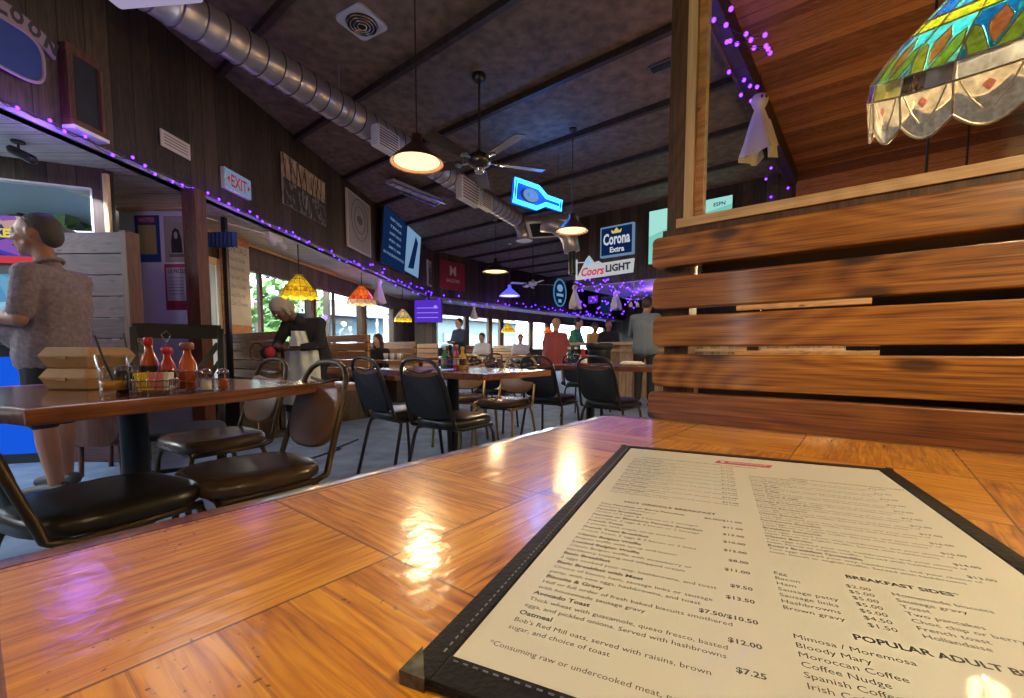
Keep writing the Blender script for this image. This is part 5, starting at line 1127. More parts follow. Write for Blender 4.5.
# ================================================================ BOOTH LAMPS (leaded glass)
stained('sg_yellow', (.95, .72, .04), .55); stained('sg_amber', (.75, .35, .04), .45); stained('sg_orange', (1.0, .22, .03), .9); stained('sg_red', (.75, .06, .03), .7); stained('sg_cream', (.75, .62, .40), .6); stained('sg_green', (.05, .55, .25), .5)
mat('lead_came', (.05, .045, .04), .45, metal=.6)
def booth_lamp(label, px, pyr, Y, wpx, m1, m2, m3, ztop=Z_SOF, hs=.62, power=4):
    p = aty(px, pyr, Y); R = wpx*Y/FPX/2; t = thing('leaded_glass_lamp', label, 'lamp', (p.x, Y, p.z)); n = 12; H = R*1.25*hs/.62
    pr = [(.16*R, H), (.42*R, H*.80), (.78*R, H*.42), (.97*R, H*.22), (1.0*R, 0)]
    for k in range(n):
        a0, a1 = 2*pi*k/n, 2*pi*(k+1)/n
        def P_(r, z, a): return (r*math.cos(a), r*math.sin(a), z)
        mm = MB()
        for i in range(3):
            mm.cur = 0; r0, z0 = pr[i]; r1_, z1_ = pr[i+1]; mm.quad(P_(r0, z0, a0), P_(r1_, z1_, a0), P_(r1_, z1_, a1), P_(r0, z0, a1))
        mm.cur = 1; r0, z0 = pr[3]; r1_, z1_ = pr[4]; am = (a0+a1)/2; mm.quad(P_(r0, z0, a0), P_(r1_, z1_, a0), P_(r1_*1.0, z1_-.10*R, am), P_(r1_, z1_, a1), P_(r0, z0, a1))
        mm.cur = 2; r0, z0 = .9*R, H*.30; mm.add([P_(r0*1.02, z0+.10*R, am-.09), P_(r0*1.08, z0-.12*R, am-.12), P_(r0*1.08, z0-.12*R, am+.12), P_(r0*1.02, z0+.10*R, am+.09)], [(0, 1, 2, 3)])
        mm.build('glass_panel', [m1, m2, m3], t)
    ld = MB()
    for k in range(n): a0 = 2*pi*k/n; ld.tube([(r*1.005*math.cos(a0), r*1.005*math.sin(a0), z) for r, z in pr], R*.014, 5)
    for r, z in pr[:4]: ld.tube([(r*math.cos(2*pi*k/24), r*math.sin(2*pi*k/24), z) for k in range(24)], R*.014, 5, closed=True)
    ld.build('lead_lines', 'lead_came', t); MB().lathe([(.001, H+.06*R), (.25*R, H+.03*R), (.17*R, H-.02*R)], (0, 0, 0), 16).build('cap', 'gold_metal', t, smooth=True)
    MB().tube([(0, 0, H), (0, 0, ztop-p.z)], .009, 6).build('chain', 'lead_came', t); MB().ell((0, 0, H*.45), R*.16).build('bulb', 'lamp_glow', t, smooth=True)
    lamp('bulb_light', (0, 0, -.06), (1, .75, .4), power, .06, t); return t
booth_lamp('yellow leaded glass lamp hanging above the waitress', 299.5, 297, 6.6, 34, 'sg_yellow', 'sg_yellow', 'sg_amber')
booth_lamp('orange red leaded glass lamp under the soffit', 362, 304, 8.9, 28, 'sg_orange', 'sg_cream', 'sg_red')
booth_lamp('cream and green leaded glass lamp left of the purple screen', 403, 321, 11.2, 18, 'sg_cream', 'sg_yellow', 'sg_green')
booth_lamp('small yellow leaded glass lamp before the back windows', 508, 332, 16.6, 13, 'sg_yellow', 'sg_yellow', 'sg_amber')
booth_lamp('added yellow leaded glass lamp hidden behind the booth boards, warming the plank ceiling', 922, 236, AB(-.3, 4.4).y, 60, 'sg_yellow', 'sg_cream', 'sg_amber', Z_CEIL, power=75)  # hidden lamp, added so warm light reaches the plank ceiling
booth_lamp('second added yellow leaded glass lamp, farther off and hidden, warming the plank ceiling', 960, 260, AB(-.3, 6.8).y*.9, 40, 'sg_yellow', 'sg_cream', 'sg_amber', Z_CEIL, power=50)  # another hidden lamp, added to brighten the planks further back
booth_lamp('small orange leaded glass lamp above the red shirted person', 548, 334, 18.6, 11, 'sg_orange', 'sg_yellow', 'sg_red')

# ---- large flower pattern lamp over the next booth
for nm, c, g_ in (('fl_teal', (.02, .30, .42), .5), ('fl_blue', (.03, .14, .60), .55), ('fl_aqua', (.12, .62, .72), .75), ('fl_lime', (.50, .58, .05), .55), ('fl_green', (.03, .20, .06), .35), ('fl_orange', (.90, .25, .06), .7), ('fl_gold', (.75, .50, .05), .6), ('fl_clear', (.62, .55, .42), .45), ('fl_grey', (.40, .42, .44), .38), ('fl_dark', (.05, .04, .035), .08), ('fl_pink', (.85, .30, .18), .6), ('fl_olive', (.32, .30, .08), .4)): stained(nm, c, g_, 60)
FL = ['fl_teal', 'fl_blue', 'fl_aqua', 'fl_lime', 'fl_green', 'fl_orange', 'fl_gold', 'fl_clear', 'fl_grey', 'fl_dark', 'fl_pink', 'fl_olive']
def flower_lamp(label, loc, tilt, R, powr, rotz=0.):
    v = Vector((loc[0], loc[1], 0)).normalized(); up3 = Vector((-math.sin(tilt)*v.x, -math.sin(tilt)*v.y, math.cos(tilt))); qr = Vector((0, 0, 1)).rotation_difference(up3)
    t = thing('leaded_glass_lamp', label, 'lamp', loc, 0, rot=qr.to_euler()); n = 17; tilt_up = qr.inverted() @ Vector((0, 0, 1))
    pr = [(.12, .80), (.45, .62), (.80, .36), (.97, .18), (1.0, .06), (1.0, -.16)]   # r/R , z/R
    def S(u, v, k, out=0.):  # u 0..1 across the panel, v 0..5 along the profile
        i = min(4, int(v)); f = v-i; r = pr[i][0]*(1-f)+pr[i+1][0]*f; z = pr[i][1]*(1-f)+pr[i+1][1]*f
        a = rotz+2*pi*(k+u)/n; r = (r+out)*R; return (r*math.cos(a), r*math.sin(a), z*R)
    ld = MB(); 
    def patch(mm, k, pts, m, out=0.):
        mm.cur = FL.index(m); mm.add([S(u, v, k, out) for u, v in pts], [tuple(range(len(pts)))])
    def strips(mm, k, v0, v1, m, nn=4, u0=0, u1=1):
        mm.cur = FL.index(m)
        for i in range(nn):
            a, b = v0+(v1-v0)*i/nn, v0+(v1-v0)*(i+1)/nn
            mm.add([S(u0, a, k), S(u0, b, k), S((u0+u1)/2, b, k), S((u0+u1)/2, a, k)], [(0, 1, 2, 3)]); mm.add([S((u0+u1)/2, a, k), S((u0+u1)/2, b, k), S(u1, b, k), S(u1, a, k)], [(0, 1, 2, 3)])
    for k in range(n):
        mm = MB(); bg = ['fl_aqua', 'fl_teal', 'fl_blue', 'fl_aqua'][k % 4]
        strips(mm, k, 0, .6, 'fl_olive'); strips(mm, k, .6, 1.5, ['fl_aqua', 'fl_blue'][k % 2]); strips(mm, k, 1.5, 1.75, 'fl_lime', 1); strips(mm, k, 1.75, 3.0, bg); strips(mm, k, 3.0, 4.0, ['fl_dark', 'fl_grey'][k % 2] if k % 4 != 3 else 'fl_olive')
        # tulip: bud, two leaves
        for (pts, m) in (([(.50, 1.85), (.32, 2.15), (.36, 2.45), (.50, 2.85), (.64, 2.45), (.68, 2.15)], 'fl_orange'),
                         ([(.06, 2.05), (.02, 2.5), (.18, 3.0), (.46, 3.0), (.34, 2.55), (.22, 2.2)], 'fl_lime' if k % 2 else 'fl_gold'), ([(.94, 2.05), (.78, 2.2), (.66, 2.55), (.54, 3.0), (.82, 3.0), (.98, 2.5)], 'fl_lime')):
            patch(mm, k, pts, m, .012)
            ld.tube([S(u, v, k, .014) for u, v in pts], .0022, 5, closed=True)
        o_ = mm.build('glass_panel', FL, t)
        # skirt with scalloped foot
        sk = MB(); N = 8; sk.cur = FL.index('fl_clear')
        for i in range(N):
            u0, u1 = i/N, (i+1)/N; d0, d1 = .11*math.sin(pi*u0), .11*math.sin(pi*u1)
            def F(u, d): a = rotz+2*pi*(k+u)/n; return (R*math.cos(a), R*math.sin(a), (pr[5][1]-d)*R)
            sk.add([S(u0, 4, k), F(u0, d0), F(u1, d1), S(u1, 4, k)], [(0, 1, 2, 3)])
        patch(sk, k, [(.5, 4.2), (.40, 4.35), (.5, 4.55), (.60, 4.35)], 'fl_pink', .01); sk.build('skirt_panel', FL, t)
        ld.tube([(R*1.004*math.cos(rotz+2*pi*(k+u/8)/n), R*1.004*math.sin(rotz+2*pi*(k+u/8)/n), (pr[5][1]-.11*math.sin(pi*u/8))*R) for u in range(9)], .0035, 6)
        for (ua, ub, uc) in ((.1, .25, .42), (.9, .75, .58)): ld.tube([S(ua, 4.05, k, .006), S(ub, 4.6, k, .006), S(uc, 5, k, .006)], .002, 5)
        ld.tube([S(0, v/2, k, .004) for v in range(0, 11)], .003, 5)
    for v in (.6, 1.5, 1.75, 3, 4): ld.tube([S(u/4, v, 0, .004) for u in range(4*n)], .0028, 5, closed=True)
    mat('lead_bright', (.62, .50, .36), .35, metal=.5); ld.build('lead_lines', 'lead_bright', t)
    MB().lathe([(.001, .86*R), (.16*R, .82*R), (.13*R, .78*R)], (0, 0, 0), 20).build('cap', 'bronze', t, smooth=True); MB().ell((0, 0, .25*R), (.10*R, .10*R, .13*R)).build('bulb', 'lamp_glow', t, smooth=True)
    inv = Vector(tilt_up); zz = (Z_CEIL-.05-loc[2]-.8*R); MB().tube([(0, 0, .84*R), (inv.x*zz, inv.y*zz, .84*R+inv.z*zz)], .006, 6).build('chain', 'bronze', t)
    lamp('bulb_light', (0, 0, -.02), (1, .72, .40), powr, .05, t)
    lamp('bulb_light', (0, 0, .42*R), (1, .72, .40), powr*3.5, .03, t); return t
FLC = aty(1040, 52, 1.28)
flower_lamp('large leaded glass lamp with orange tulips and clear scalloped skirt, seen through the glazed screen', FLC, rad(27), .37, 12, rad(8))
# its twin over our table, above the picture
flower_lamp('twin of the tulip lamp hanging over the parquet table, out of the picture', Vector((.66, -.12, 1.66)), 0., .25, 9)

# ================================================================ STRING LIGHTS, GHOSTS
PGLOW = []
def string(label, pts, sizes=.016, glow=None, loc=None):
    """pts: world positions of the bulbs"""
    o = pts[0]; t = thing('string_lights', label, 'string lights', o)
    w_ = []
    for i, p in enumerate(pts):
        w_.append(p-o)
        if i < len(pts)-1: q = pts[i+1]; w_.append((p+q)/2-o+Vector((0, 0, -.02)))
    MB().tube(w_, .0035, 5).build('cable', 'wire_dark', t)
    b0 = MB().ell((0, 0, 0), sizes, 8, 6); me = None
    for p in pts:
        if me is None: ob = b0.build('bulb', 'purple_bulb', t, p-o, smooth=True); me = ob
        else: ob = me.copy(); COL.objects.link(ob); ob.parent = t; ob.location = p-o
    return t
random.seed(11)
def edge(p, q, n, z, jz=.035, off=.05, clump=1.0):
    out = []; nrm = Vector((q[1]-p[1], -(q[0]-p[0]), 0)).normalized()*off
    for i in range(n):
        f = (i+random.uniform(-.35, .35)*clump)/(n-1); f = min(1, max(0, f)); out.append(Vector((p[0]+(q[0]-p[0])*f, p[1]+(q[1]-p[1])*f, z+random.uniform(-jz, jz)))+nrm)
    return sorted(out, key=lambda v: (v-Vector((p[0], p[1], z))).length)
E0 = Vector((uw(2.6), 2.6, 0)); E1 = Vector((uw(6.2), 6.2, 0)); E2 = Vector((uw(8.2), 8.2, 0))
string('purple string lights along the near left soffit edge', edge(E0, E1, 26, Z_SOF+.02, .03), .012)
string('purple string lights along the middle of the left soffit edge', edge(E1, E2, 12, Z_SOF+.0, .06), .013)
string('purple string lights along the far left soffit edge', edge(E2, C1, 24, Z_SOF+.03, .13), .016)
b1_ = AB(A_BACK, bB(C1)); string('purple string lights along the back soffit edge', edge(C1, AB(A_BACK, 20.5), 44, Z_SOF+.04, .16, .08), .020)
# rafter string through the glazed screen
pxs = [(714, 20), (731, 9), (730, 41), (737, 44), (727, 42), (746, 34), (751, 40), (754, 48), (765, 35), (768, 49), (770, 53), (766, 46), (729, 72), (744, 80), (750, 86), (757, 87), (741, 95), (751, 101), (772, 148), (771, 168), (766, 179), (771, 197), (788, 188), (726, 25)]
string('purple string lights clustered by the dark rafter, beyond the glazed screen', [atz(x, y, 3.5+random.uniform(-.05, .05)) for x, y in sorted(pxs, key=lambda q: q[1])], .018)
# bar strings
bs = []
for i in range(48):
    x = 576+72*i/47; y = 281+6*math.sin(i*.55)+random.uniform(-4, 4)+(x-576)*.14; bs.append(onp(x, y, (math.sin(TH), math.cos(TH)), B_FAS-.25+random.uniform(-.05, .3)))
string('purple string lights under the bar canopy, upper row', bs, .016)
bs = []
for i in range(46):
    x = 574+64*i/45; y = 303+9*math.sin(i*.8)+random.uniform(-6, 8); bs.append(onp(x, y, (math.sin(TH), math.cos(TH)), B_FAS+1.6+random.uniform(-.1, .3)))
string('purple string lights deeper under the bar canopy', bs, .018)
def ghost(label, p, h, ztop, head=True):
    t = thing('ghost_decoration', label, 'decoration', p); rings = []; n = 17; random.seed(int(h*1000))
    for z, r, amp in ((0, .02, 0), (-.03, .10, 0), (-.10, .13, .0), (-.19, .10, .02), (-.24, .07, .05), (-.45, .13, .2), (-.75, .20, .3), (-.98, .24, .4)):
        rings.append([Vector((h*r*(1+amp*math.sin(5*a+z*4))*math.cos(a), h*r*(1+amp*math.sin(5*a+z*4))*math.sin(a), h*(z+(.05*math.sin(3*a) if z < -.9 else 0)))) for a in [2*pi*k/n for k in range(n)]])
    MB().loft(rings, False).build('cloth', 'cloth_white', t, smooth=True); MB().ell((-.035*h, -.125*h, -.10*h), (.018*h, .01*h, .025*h)).ell((.035*h, -.125*h, -.10*h), (.018*h, .01*h, .025*h)).build('eyes', 'ink', t)
    MB().tube([(0, 0, 0), (0, 0, ztop-p[2])], .003, 5).build('string', 'wire_dark', t); return t
p = aty(379, 279, 9.6); ghost('white ghost cloth beside the orange lamp', p, .52, Z_SOF)
p = aty(474, 305, 13.6); ghost('white ghost cloth under the back soffit', p, .42, Z_SOF)
p = onp(575, 285, (math.sin(TH), math.cos(TH)), B_FAS-.2); ghost('white ghost cloth below the mountain beer sign', p, .52, 2.9)
p = onp(616, 288, (math.sin(TH), math.cos(TH)), B_FAS+.5); ghost('white ghost cloth under the bar canopy, right one', p, .48, 2.33)
p = atz(760, 94, 3.42); g = ghost('torn white ghost cloth hanging from the rafter beyond the glazed screen', p, .62, 3.62)
MB().beam((.03, .0, -.3), (.13, 0, -.62), .02, .10, (0, 0, 1)).build('black_rag', 'cloth_black', g); MB().beam((.08, .0, -.25), (.17, 0, -.5), .02, .06).build('torn_strip', 'cloth_white', g)

# ================================================================ BAR FASCIA SIGNS
BN = (math.sin(TH), math.cos(TH))
def frect(x0, yt0, yb0, x1, yt1, yb1, b):
    A0, A1, B0, B1 = onp(x0, yt0, BN, b), onp(x0, yb0, BN, b), onp(x1, yt1, BN, b), onp(x1, yb1, BN, b)
    c = (A0+A1+B0+B1)/4; w = (Vector((B0.x, B0.y))-Vector((A0.x, A0.y))).length; h = ((A0.z+B0.z)-(A1.z+B1.z))/2; return c, w, h
emat('corona_blue', (.008, .03, .13), .25); emat('corona_frame', (.25, .42, .65), .25); emat('sign_white', (.75, .80, .88), .35); emat('corona_gold', (.35, .27, .06), .9)
c, w, h = frect(600.5, 228, 258.5, 634, 222, 253.5, B_FAS-.06); t = thing('beer_sign', 'dark blue lit beer sign with crown and white old style lettering above the bar', 'sign', c, RZ)
MB().box((0, .02, 0), (w, .08, h)).build('sign_case', 'corona_frame', t, bevel=.01); MB().box((0, -.022, 0), (w*.91, .006, h*.88)).build('sign_face', 'corona_blue', t)
MB().text('Corona', h*.50, T(0, -.028, -h*.10) @ FRONTTXT, 'CENTER', .03, fit=w*.80).text('Extra', h*.24, T(w*.02, -.028, -h*.36) @ FRONTTXT, 'CENTER', .03).build('sign_lettering', 'sign_white', t)
cr = [(-w*.13, h*.24), (-w*.16, h*.36), (-w*.08, h*.31), (0, h*.42), (w*.08, h*.31), (w*.16, h*.36), (w*.13, h*.24)]
MB().prism(cr[::-1], .026, .029, FRONTTXT).build('crown_emblem', 'corona_gold', t)
# green screen
emat('tv_green', (.20, .58, .48), .5); emat('tv_green2', (.36, .74, .66), .5)
c, w, h = frect(649, 214, 268, 732, 193, 250, B_FAS-.10); t = thing('television', 'large pale green sports screen above the bar, cut by the booth boards', 'television', c, RZ)
MB().box((0, .03, 0), (w*1.02, .08, h*1.03)).build('screen_case', 'black_metal', t); MB().box((0, -.012, 0), (w, .004, h)).build('screen', 'tv_green', t)
MB().prism([(-w*.5, h*.02), (-w*.1, h*.20), (w*.5, h*.36), (w*.5, h*.5), (-w*.5, h*.5)], .015, .016, FRONTTXT).build('screen_field', 'tv_green2', t); MB().text('ESPN', h*.09, T(w*.36, -.02, h*.36) @ FRONTTXT, 'CENTER', .02).text('5:15', h*.09, T(-w*.36, -.02, -h*.42) @ FRONTTXT, 'CENTER').build('screen_lettering', 'corona_blue', t)
# mountain beer sign
mat('sign_silver', (.62, .68, .74), .3, metal=.2, emis=(.6, .68, .75), es=.25); mat('coors_red', (.60, .03, .08), .4, emis=(.6, .03, .08), es=.3); mat('coors_ink', (.03, .04, .06), .4); mat('ice_blue', (.25, .50, .75), .3, emis=(.25, .5, .75), es=.4)
c, w, h = frect(579, 264, 280, 633, 259, 273, B_FAS-.35); t = thing('beer_sign', 'white beer sign with red script, dark capitals and mountain peaks, hung by the bar', 'sign', c, RZ)
ol = [(-w*.52, -h*.52), (w*.50, -h*.42), (w*.52, h*.46), (-w*.05, h*.42), (-w*.12, h*.60), (-w*.20, h*.52), (-w*.30, h*1.05), (-w*.36, h*.80), (-w*.52, -h*.30)]
MB().prism(ol[::-1], -.02, .02, FRONTTXT).build('sign_board', 'sign_silver', t)
MB().prism([(-w*.30, h*.90), (-w*.22, h*.45), (-w*.27, h*.55), (-w*.31, h*.35), (-w*.37, h*.62)][::-1], .022, .024, FRONTTXT).prism([(-w*.14, h*.42), (-w*.12, h*.5), (-w*.09, h*.36)][::-1], .022, .024, FRONTTXT).build('mountain_peaks', 'ice_blue', t)
MB().text('Coors', h*.78, T(-w*.46, -.024, -h*.30) @ FRONTTXT, 'LEFT', .03, .25, fit=w*.44).build('script_lettering', 'coors_red', t); MB().text('LIGHT', h*.62, T(w*.02, -.024, -h*.20) @ FRONTTXT, 'LEFT', .04, fit=w*.44).build('capital_lettering', 'coors_ink', t)
MB().tube([(-w*.55, 0, h*.9), (-w*.55, 0, -h*.5)], .02, 8).tube([(-w*.55, 0, h*.7), (-w*.3, 0, h*.6)], .01, 6).tube([(-w*.2, 0, 0), (-w*.2, .33, .1)], .01, 6).build('bracket', 'sign_silver', t)
# canopy flap (pale soffit panel) and curtain rod
c, w, h = frect(648, 272, 290, 622, 281, 283, B_FAS-.1)
# oval mirror sign on the back wall
po_ = onp(559, 293, (-math.cos(TH), math.sin(TH)), A_BACK-.04); t = thing('beer_sign', 'narrow oval blue black beer sign on the dark back wall', 'sign', po_, pi/2+RZ)
hO = 26*po_.y/FPX; emat('oval_blue', (.10, .30, .5), .3)
ov = [(hO*.42*math.cos(a), hO*.5*math.sin(a)) for a in [2*pi*k/36 for k in range(36)]]
MB().prism(ov[::-1], -.02, .04, FRONTTXT).build('sign_board', 'corona_blue', t); MB().tube([(x, -.05, z) for x, z in ov], .03, 6, closed=True).build('sign_rim', 'oval_blue', t)
MB().ell((0, -.05, hO*.18), (hO*.2, .01, hO*.14)).box((0, -.05, -hO*.08), (hO*.45, .01, hO*.10)).box((0, -.05, -hO*.3), (hO*.2, .01, hO*.12)).build('sign_emblem', 'tv_pale', t)
# small screens under the bar canopy
for i, (x0, y0, x1, y1) in enumerate(((588, 296, 598, 303), (601, 297, 611, 314))):
    a_, b_ = onp(x0, y0, BN, B_FAS+2.2), onp(x1, y1, BN, B_FAS+2.2); c = (a_+b_)/2; t = thing('television', ['small lit purple screen under the bar canopy', 'dark hooded screen under the bar canopy beside the ghost cloth'][i], 'television', c, RZ)
    w = (Vector((a_.x, a_.y))-Vector((b_.x, b_.y))).length; MB().box((0, .03, 0), (w, .05, a_.z-b_.z)).build('screen_case', 'black_metal', t); MB().box((0, .0, 0), (w*.9, .01, (a_.z-b_.z)*.85)).build('screen', ['tv_purple', 'tv_navy'][i], t); MB().box((0, .04, (2.33-c.z)/2), (.05, .03, max(.05, 2.33-c.z))).build('ceiling_bracket', 'black_metal', t)
# ================================================================ PEOPLE (each body is one continuous fused surface)
def V(*a): return Vector(a)
def hand(m, wr, d, nrm, curl=.5, s=1., side=1):
    """palm, five fingers with knuckle bends and a thumb, grown from the wrist wr along d, palm facing nrm"""
    d = d.normalized(); nrm = (nrm-d*nrm.dot(d)).normalized(); w = d.cross(nrm)*side
    m.cap(wr, wr+d*.03*s, .024*s, .026*s); 
    for k in (-1, 0, 1): m.cap(wr+d*.02*s+w*.018*k*s, wr+d*.085*s+w*.022*k*s, .015*s, .014*s)
    for k, L in ((-1.5, .070), (-.5, .082), (.5, .076), (1.5, .060)):
        b = wr+d*.090*s+w*.0165*k*s; L *= s; c1 = curl*.8; d1 = (d*math.cos(c1)+nrm*math.sin(c1)); c2 = curl*1.9; d2 = d*math.cos(c2)+nrm*math.sin(c2); c3 = curl*2.7; d3 = d*math.cos(c3)+nrm*math.sin(c3)
        p1 = b+d1*L*.45; p2 = p1+d2*L*.32; p3 = p2+d3*L*.23; m.chain([b, p1, p2, p3], [.0095*s, .0088*s, .0082*s, .007*s], 8)
    b = wr+d*.03*s-w*.024*s; t1 = b+(d*.5-w*.8+nrm*.25).normalized()*.034*s; t2 = t1+(d*.85-w*.3+nrm*.4).normalized()*.03*s; m.chain([b, t1, t2], [.013*s, .0105*s, .009*s], 8)
def head(m, c, fwd, up, s=1.):
    """skull, face, nose, chin, lips, brow, ears; c centre of head. s=1 gives a head 0.235 tall"""
    f = fwd.normalized(); u = (up-f*up.dot(f)).normalized(); r = f.cross(u); M = Matrix((f, r, u)).transposed()
    def P(x, y, z): return c+M @ V(x, y, z)*s
    m.ell(P(-.012, 0, .028), (.098*s, .077*s, .093*s), 20, 14, M); m.ell(P(.022, 0, -.032), (.068*s, .060*s, .078*s), 18, 12, M); m.ell(P(.056, 0, -.088), (.026*s, .030*s, .022*s), 12, 8, M)
    m.cap(P(.085, 0, .022), P(.108, 0, -.016), .010*s, .014*s, 8); m.ell(P(.100, .012, -.020), .009*s, 8, 6).ell(P(.100, -.012, -.020), .009*s, 8, 6)
    m.cap(P(.078, -.032, .034), P(.078, .032, .034), .012*s, .012*s, 8); m.cap(P(.084, -.018, -.050), P(.084, .018, -.050), .009*s, .009*s, 8); m.cap(P(.082, -.015, -.060), P(.082, .015, -.060), .009*s, .009*s, 8)
    for k in (-1, 1): m.ell(P(.050, .040*k, -.018), (.030*s, .022*s, .026*s), 10, 8, M); m.ell(P(-.012, .078*k, .0), (.018*s, .009*s, .032*s), 12, 8, M); m.cap(P(.015, .05*k, -.055), P(.05, .02*k, -.085), .018*s, .018*s, 8)
    return P, M
def face_bits(P, M, s, parent):
    e = MB(); q = MB()
    for k in (-1, 1): e.ell(P(.079, .030*k, .012), (.012*s, .014*s, .009*s), 12, 8, M); q.ell(P(.0885, .030*k, .012), (.0045*s, .0055*s, .0055*s), 10, 6, M)
    e.build('eyeballs', 'eye_white', parent, smooth=True); q.build('pupils', 'eye_dark', parent, smooth=True)
    MB().cap(P(.093, -.017, -.055), P(.093, .017, -.055), .0035*s, .0035*s, 8).build('lips', 'lip', parent, smooth=True)
def hairshape(P, M, s, kind, parent, m_):
    h = MB()
    if kind == 'short': h.ell(P(-.030, 0, .046), (.088*s, .0795*s, .083*s), 18, 12, M); h.ell(P(-.068, 0, .008), (.050*s, .069*s, .070*s), 14, 10, M)
    elif kind == 'full': h.ell(P(-.026, 0, .046), (.098*s, .086*s, .092*s), 18, 12, M); h.ell(P(-.060, 0, .004), (.060*s, .078*s, .078*s), 14, 10, M)
    elif kind == 'long':
        h.ell(P(-.022, 0, .045), (.100*s, .088*s, .090*s), 18, 12, M)
        for k in (-1, 1): h.chain([P(-.01, .07*k, .03), P(-.02, .085*k, -.08), P(.0, .085*k, -.20)], [.04*s, .04*s, .028*s])
        h.chain([P(-.06, 0, .02), P(-.08, 0, -.10), P(-.08, 0, -.22)], [.07*s, .07*s, .045*s])
    elif kind == 'bun': h.ell(P(-.022, 0, .045), (.100*s, .085*s, .090*s), 18, 12, M); h.ell(P(-.11, 0, .06), .04*s, 12, 8)
    return h.build('hair', m_, parent, vox=.012 if s > .5 else 0, smi=3)
def person(label, origin, rz, J, skin='skin', shirt='cloth_black', pants='cloth_black', sleeve=.45, hairk='full', hairm='hair_dark', vox=.014, W=1., legs=True, pant_end=1., group=None, hands=True, hs=1.):
    """J: joint positions in local metres, person faces local -y"""
    t = thing('person', label, 'person', origin, rz, group); g = lambda k: V(*J[k])
    body = MB(); hd = g('head'); f = g('look'); up = (hd-g('neck')); P, M = head(body, hd, f, up, hs)
    body.cap(g('neck'), hd-up.normalized()*.05, .056, .054)
    sh = MB(); pel, ch, nk = g('pelvis'), g('chest'), g('neck'); side = (g('sh_r')-g('sh_l')).normalized()
    mid = (pel+ch)/2
    dn = (pel-ch).normalized()*.05; sh.chain([pel+dn, mid, ch], [.128*W, .130*W, .128*W])
    for k in (-1, 1):
        o = side*k
        sh.chain([pel+dn+o*.075*W, mid+o*.060*W, ch+o*.070*W], [.120*W, .118*W, .120*W]); body.chain([pel+o*.08, mid+o*.06, ch+o*.08], [.09, .09, .095])
    sh.cap(g('sh_l'), g('sh_r'), .072, .072); sh.cap(ch, nk, .10, .065); body.cap(ch, nk, .08, .056); body.cap(g('sh_l'), g('sh_r'), .055, .055)
    if 'belly' in J: sh.ell(g('belly'), (.19, .17, .17), 18, 12)
    for s_ in ('l', 'r'):
        a, b, c = g('sh_'+s_), g('el_'+s_), g('wr_'+s_); body.chain([a, b, c], [.052, .042, .027]); 
        m1 = (b+(c-b)*.30) 
        body.cap(b, m1, .041, .041)
        e = a+(b-a)*min(1, sleeve*2); sh.cap(a, e, .068, .060 if sleeve < .5 else .052)
        if sleeve > .5: sh.cap(b, b+(c-b)*(sleeve-.5)*2, .052, .042)
        if hands: hand(body, c, (c-b), V(*J.get('palm_'+s_, (0, -.3, -1))), J.get('curl', .5), 1., 1 if s_ == 'l' else -1)
    pn = MB(); pn.chain([pel-side*.075*W, pel+side*.075*W], [.112*W, .112*W])
    sho = MB()
    for s_ in ('l', 'r'):
        h, k, a = g('hip_'+s_), g('kn_'+s_), g('an_'+s_); body.chain([h, k], [.08, .055]); calf = k+(a-k)*.32; body.chain([k, calf, a], [.052, .057, .036]); tof = V(*J.get('toe', (0, -1, 0))).normalized(); body.cap(a+V(0, 0, -.03), a+tof*.13+V(0, 0, -.05), .034, .026)
        if pant_end <= 1: e = h+(k-h)*pant_end; pn.cap(h, e, .098, .085 if pant_end < 1 else .07)
        else: pn.cap(h, k, .095, .07); pn.cap(k, k+(a-k)*(pant_end-1), .068, .055)
        sho.chain([a+V(0, 0, -.035)-tof*.04, a+tof*.08+V(0, 0, -.045), a+tof*.16+V(0, 0, -.055)], [.045, .044, .036])
    body.build('body', skin, t, vox=vox, smi=3); sh.build('shirt', shirt, t, vox=vox, smi=4); pn.build('trousers', pants, t, vox=vox, smi=3); sho.build('shoes', 'shoe', t, vox=vox, smi=2)
    face_bits(P, M, hs, t)
    if hairk: hairshape(P, M, hs, hairk, t, hairm)
    return t, P, M
def stand(h=1.72, lean=0., arms='down'):
    k = h/1.72; J = dict(head=(0, -.02, 1.60*k), look=(0, -1, 0), neck=(0, .01, 1.44*k), chest=(0, .0, 1.25*k), pelvis=(0, 0, .95*k), sh_l=(-.17*k, .01, 1.38*k), sh_r=(.17*k, .01, 1.38*k), el_l=(-.22*k, .04, 1.10*k), el_r=(.22*k, .04, 1.10*k), wr_l=(-.22*k, -.08, .88*k), wr_r=(.22*k, -.08, .88*k), hip_l=(-.09, 0, .9*k), hip_r=(.09, 0, .9*k), kn_l=(-.10, -.02, .5*k), kn_r=(.10, -.02, .5*k), an_l=(-.10, .02, .09), an_r=(.10, .02, .09))
    if arms == 'front': J.update(el_l=(-.22, -.06, 1.12*k), el_r=(.22, -.06, 1.12*k), wr_l=(-.12, -.30, 1.12*k), wr_r=(.12, -.30, 1.12*k))
    return J
def sit(h=.45, lean=.0):
    z = h+.12; return dict(head=(0, -.10-lean, z+.66), look=(0, -1, -.1), neck=(0, -.05-lean*.8, z+.50), chest=(0, -.03-lean*.5, z+.31), pelvis=(0, 0, z), sh_l=(-.17, -.04-lean*.6, z+.44), sh_r=(.17, -.04-lean*.6, z+.44), el_l=(-.23, -.12-lean, z+.19), el_r=(.23, -.12-lean, z+.19), wr_l=(-.12, -.34-lean, z+.20), wr_r=(.12, -.34-lean, z+.20), hip_l=(-.09, -.02, z-.01), hip_r=(.09, -.02, z-.01), kn_l=(-.11, -.42, z-.01), kn_r=(.11, -.42, z-.01), an_l=(-.11, -.44, max(.09, z-.47)), an_r=(.11, -.44, max(.09, z-.47)))
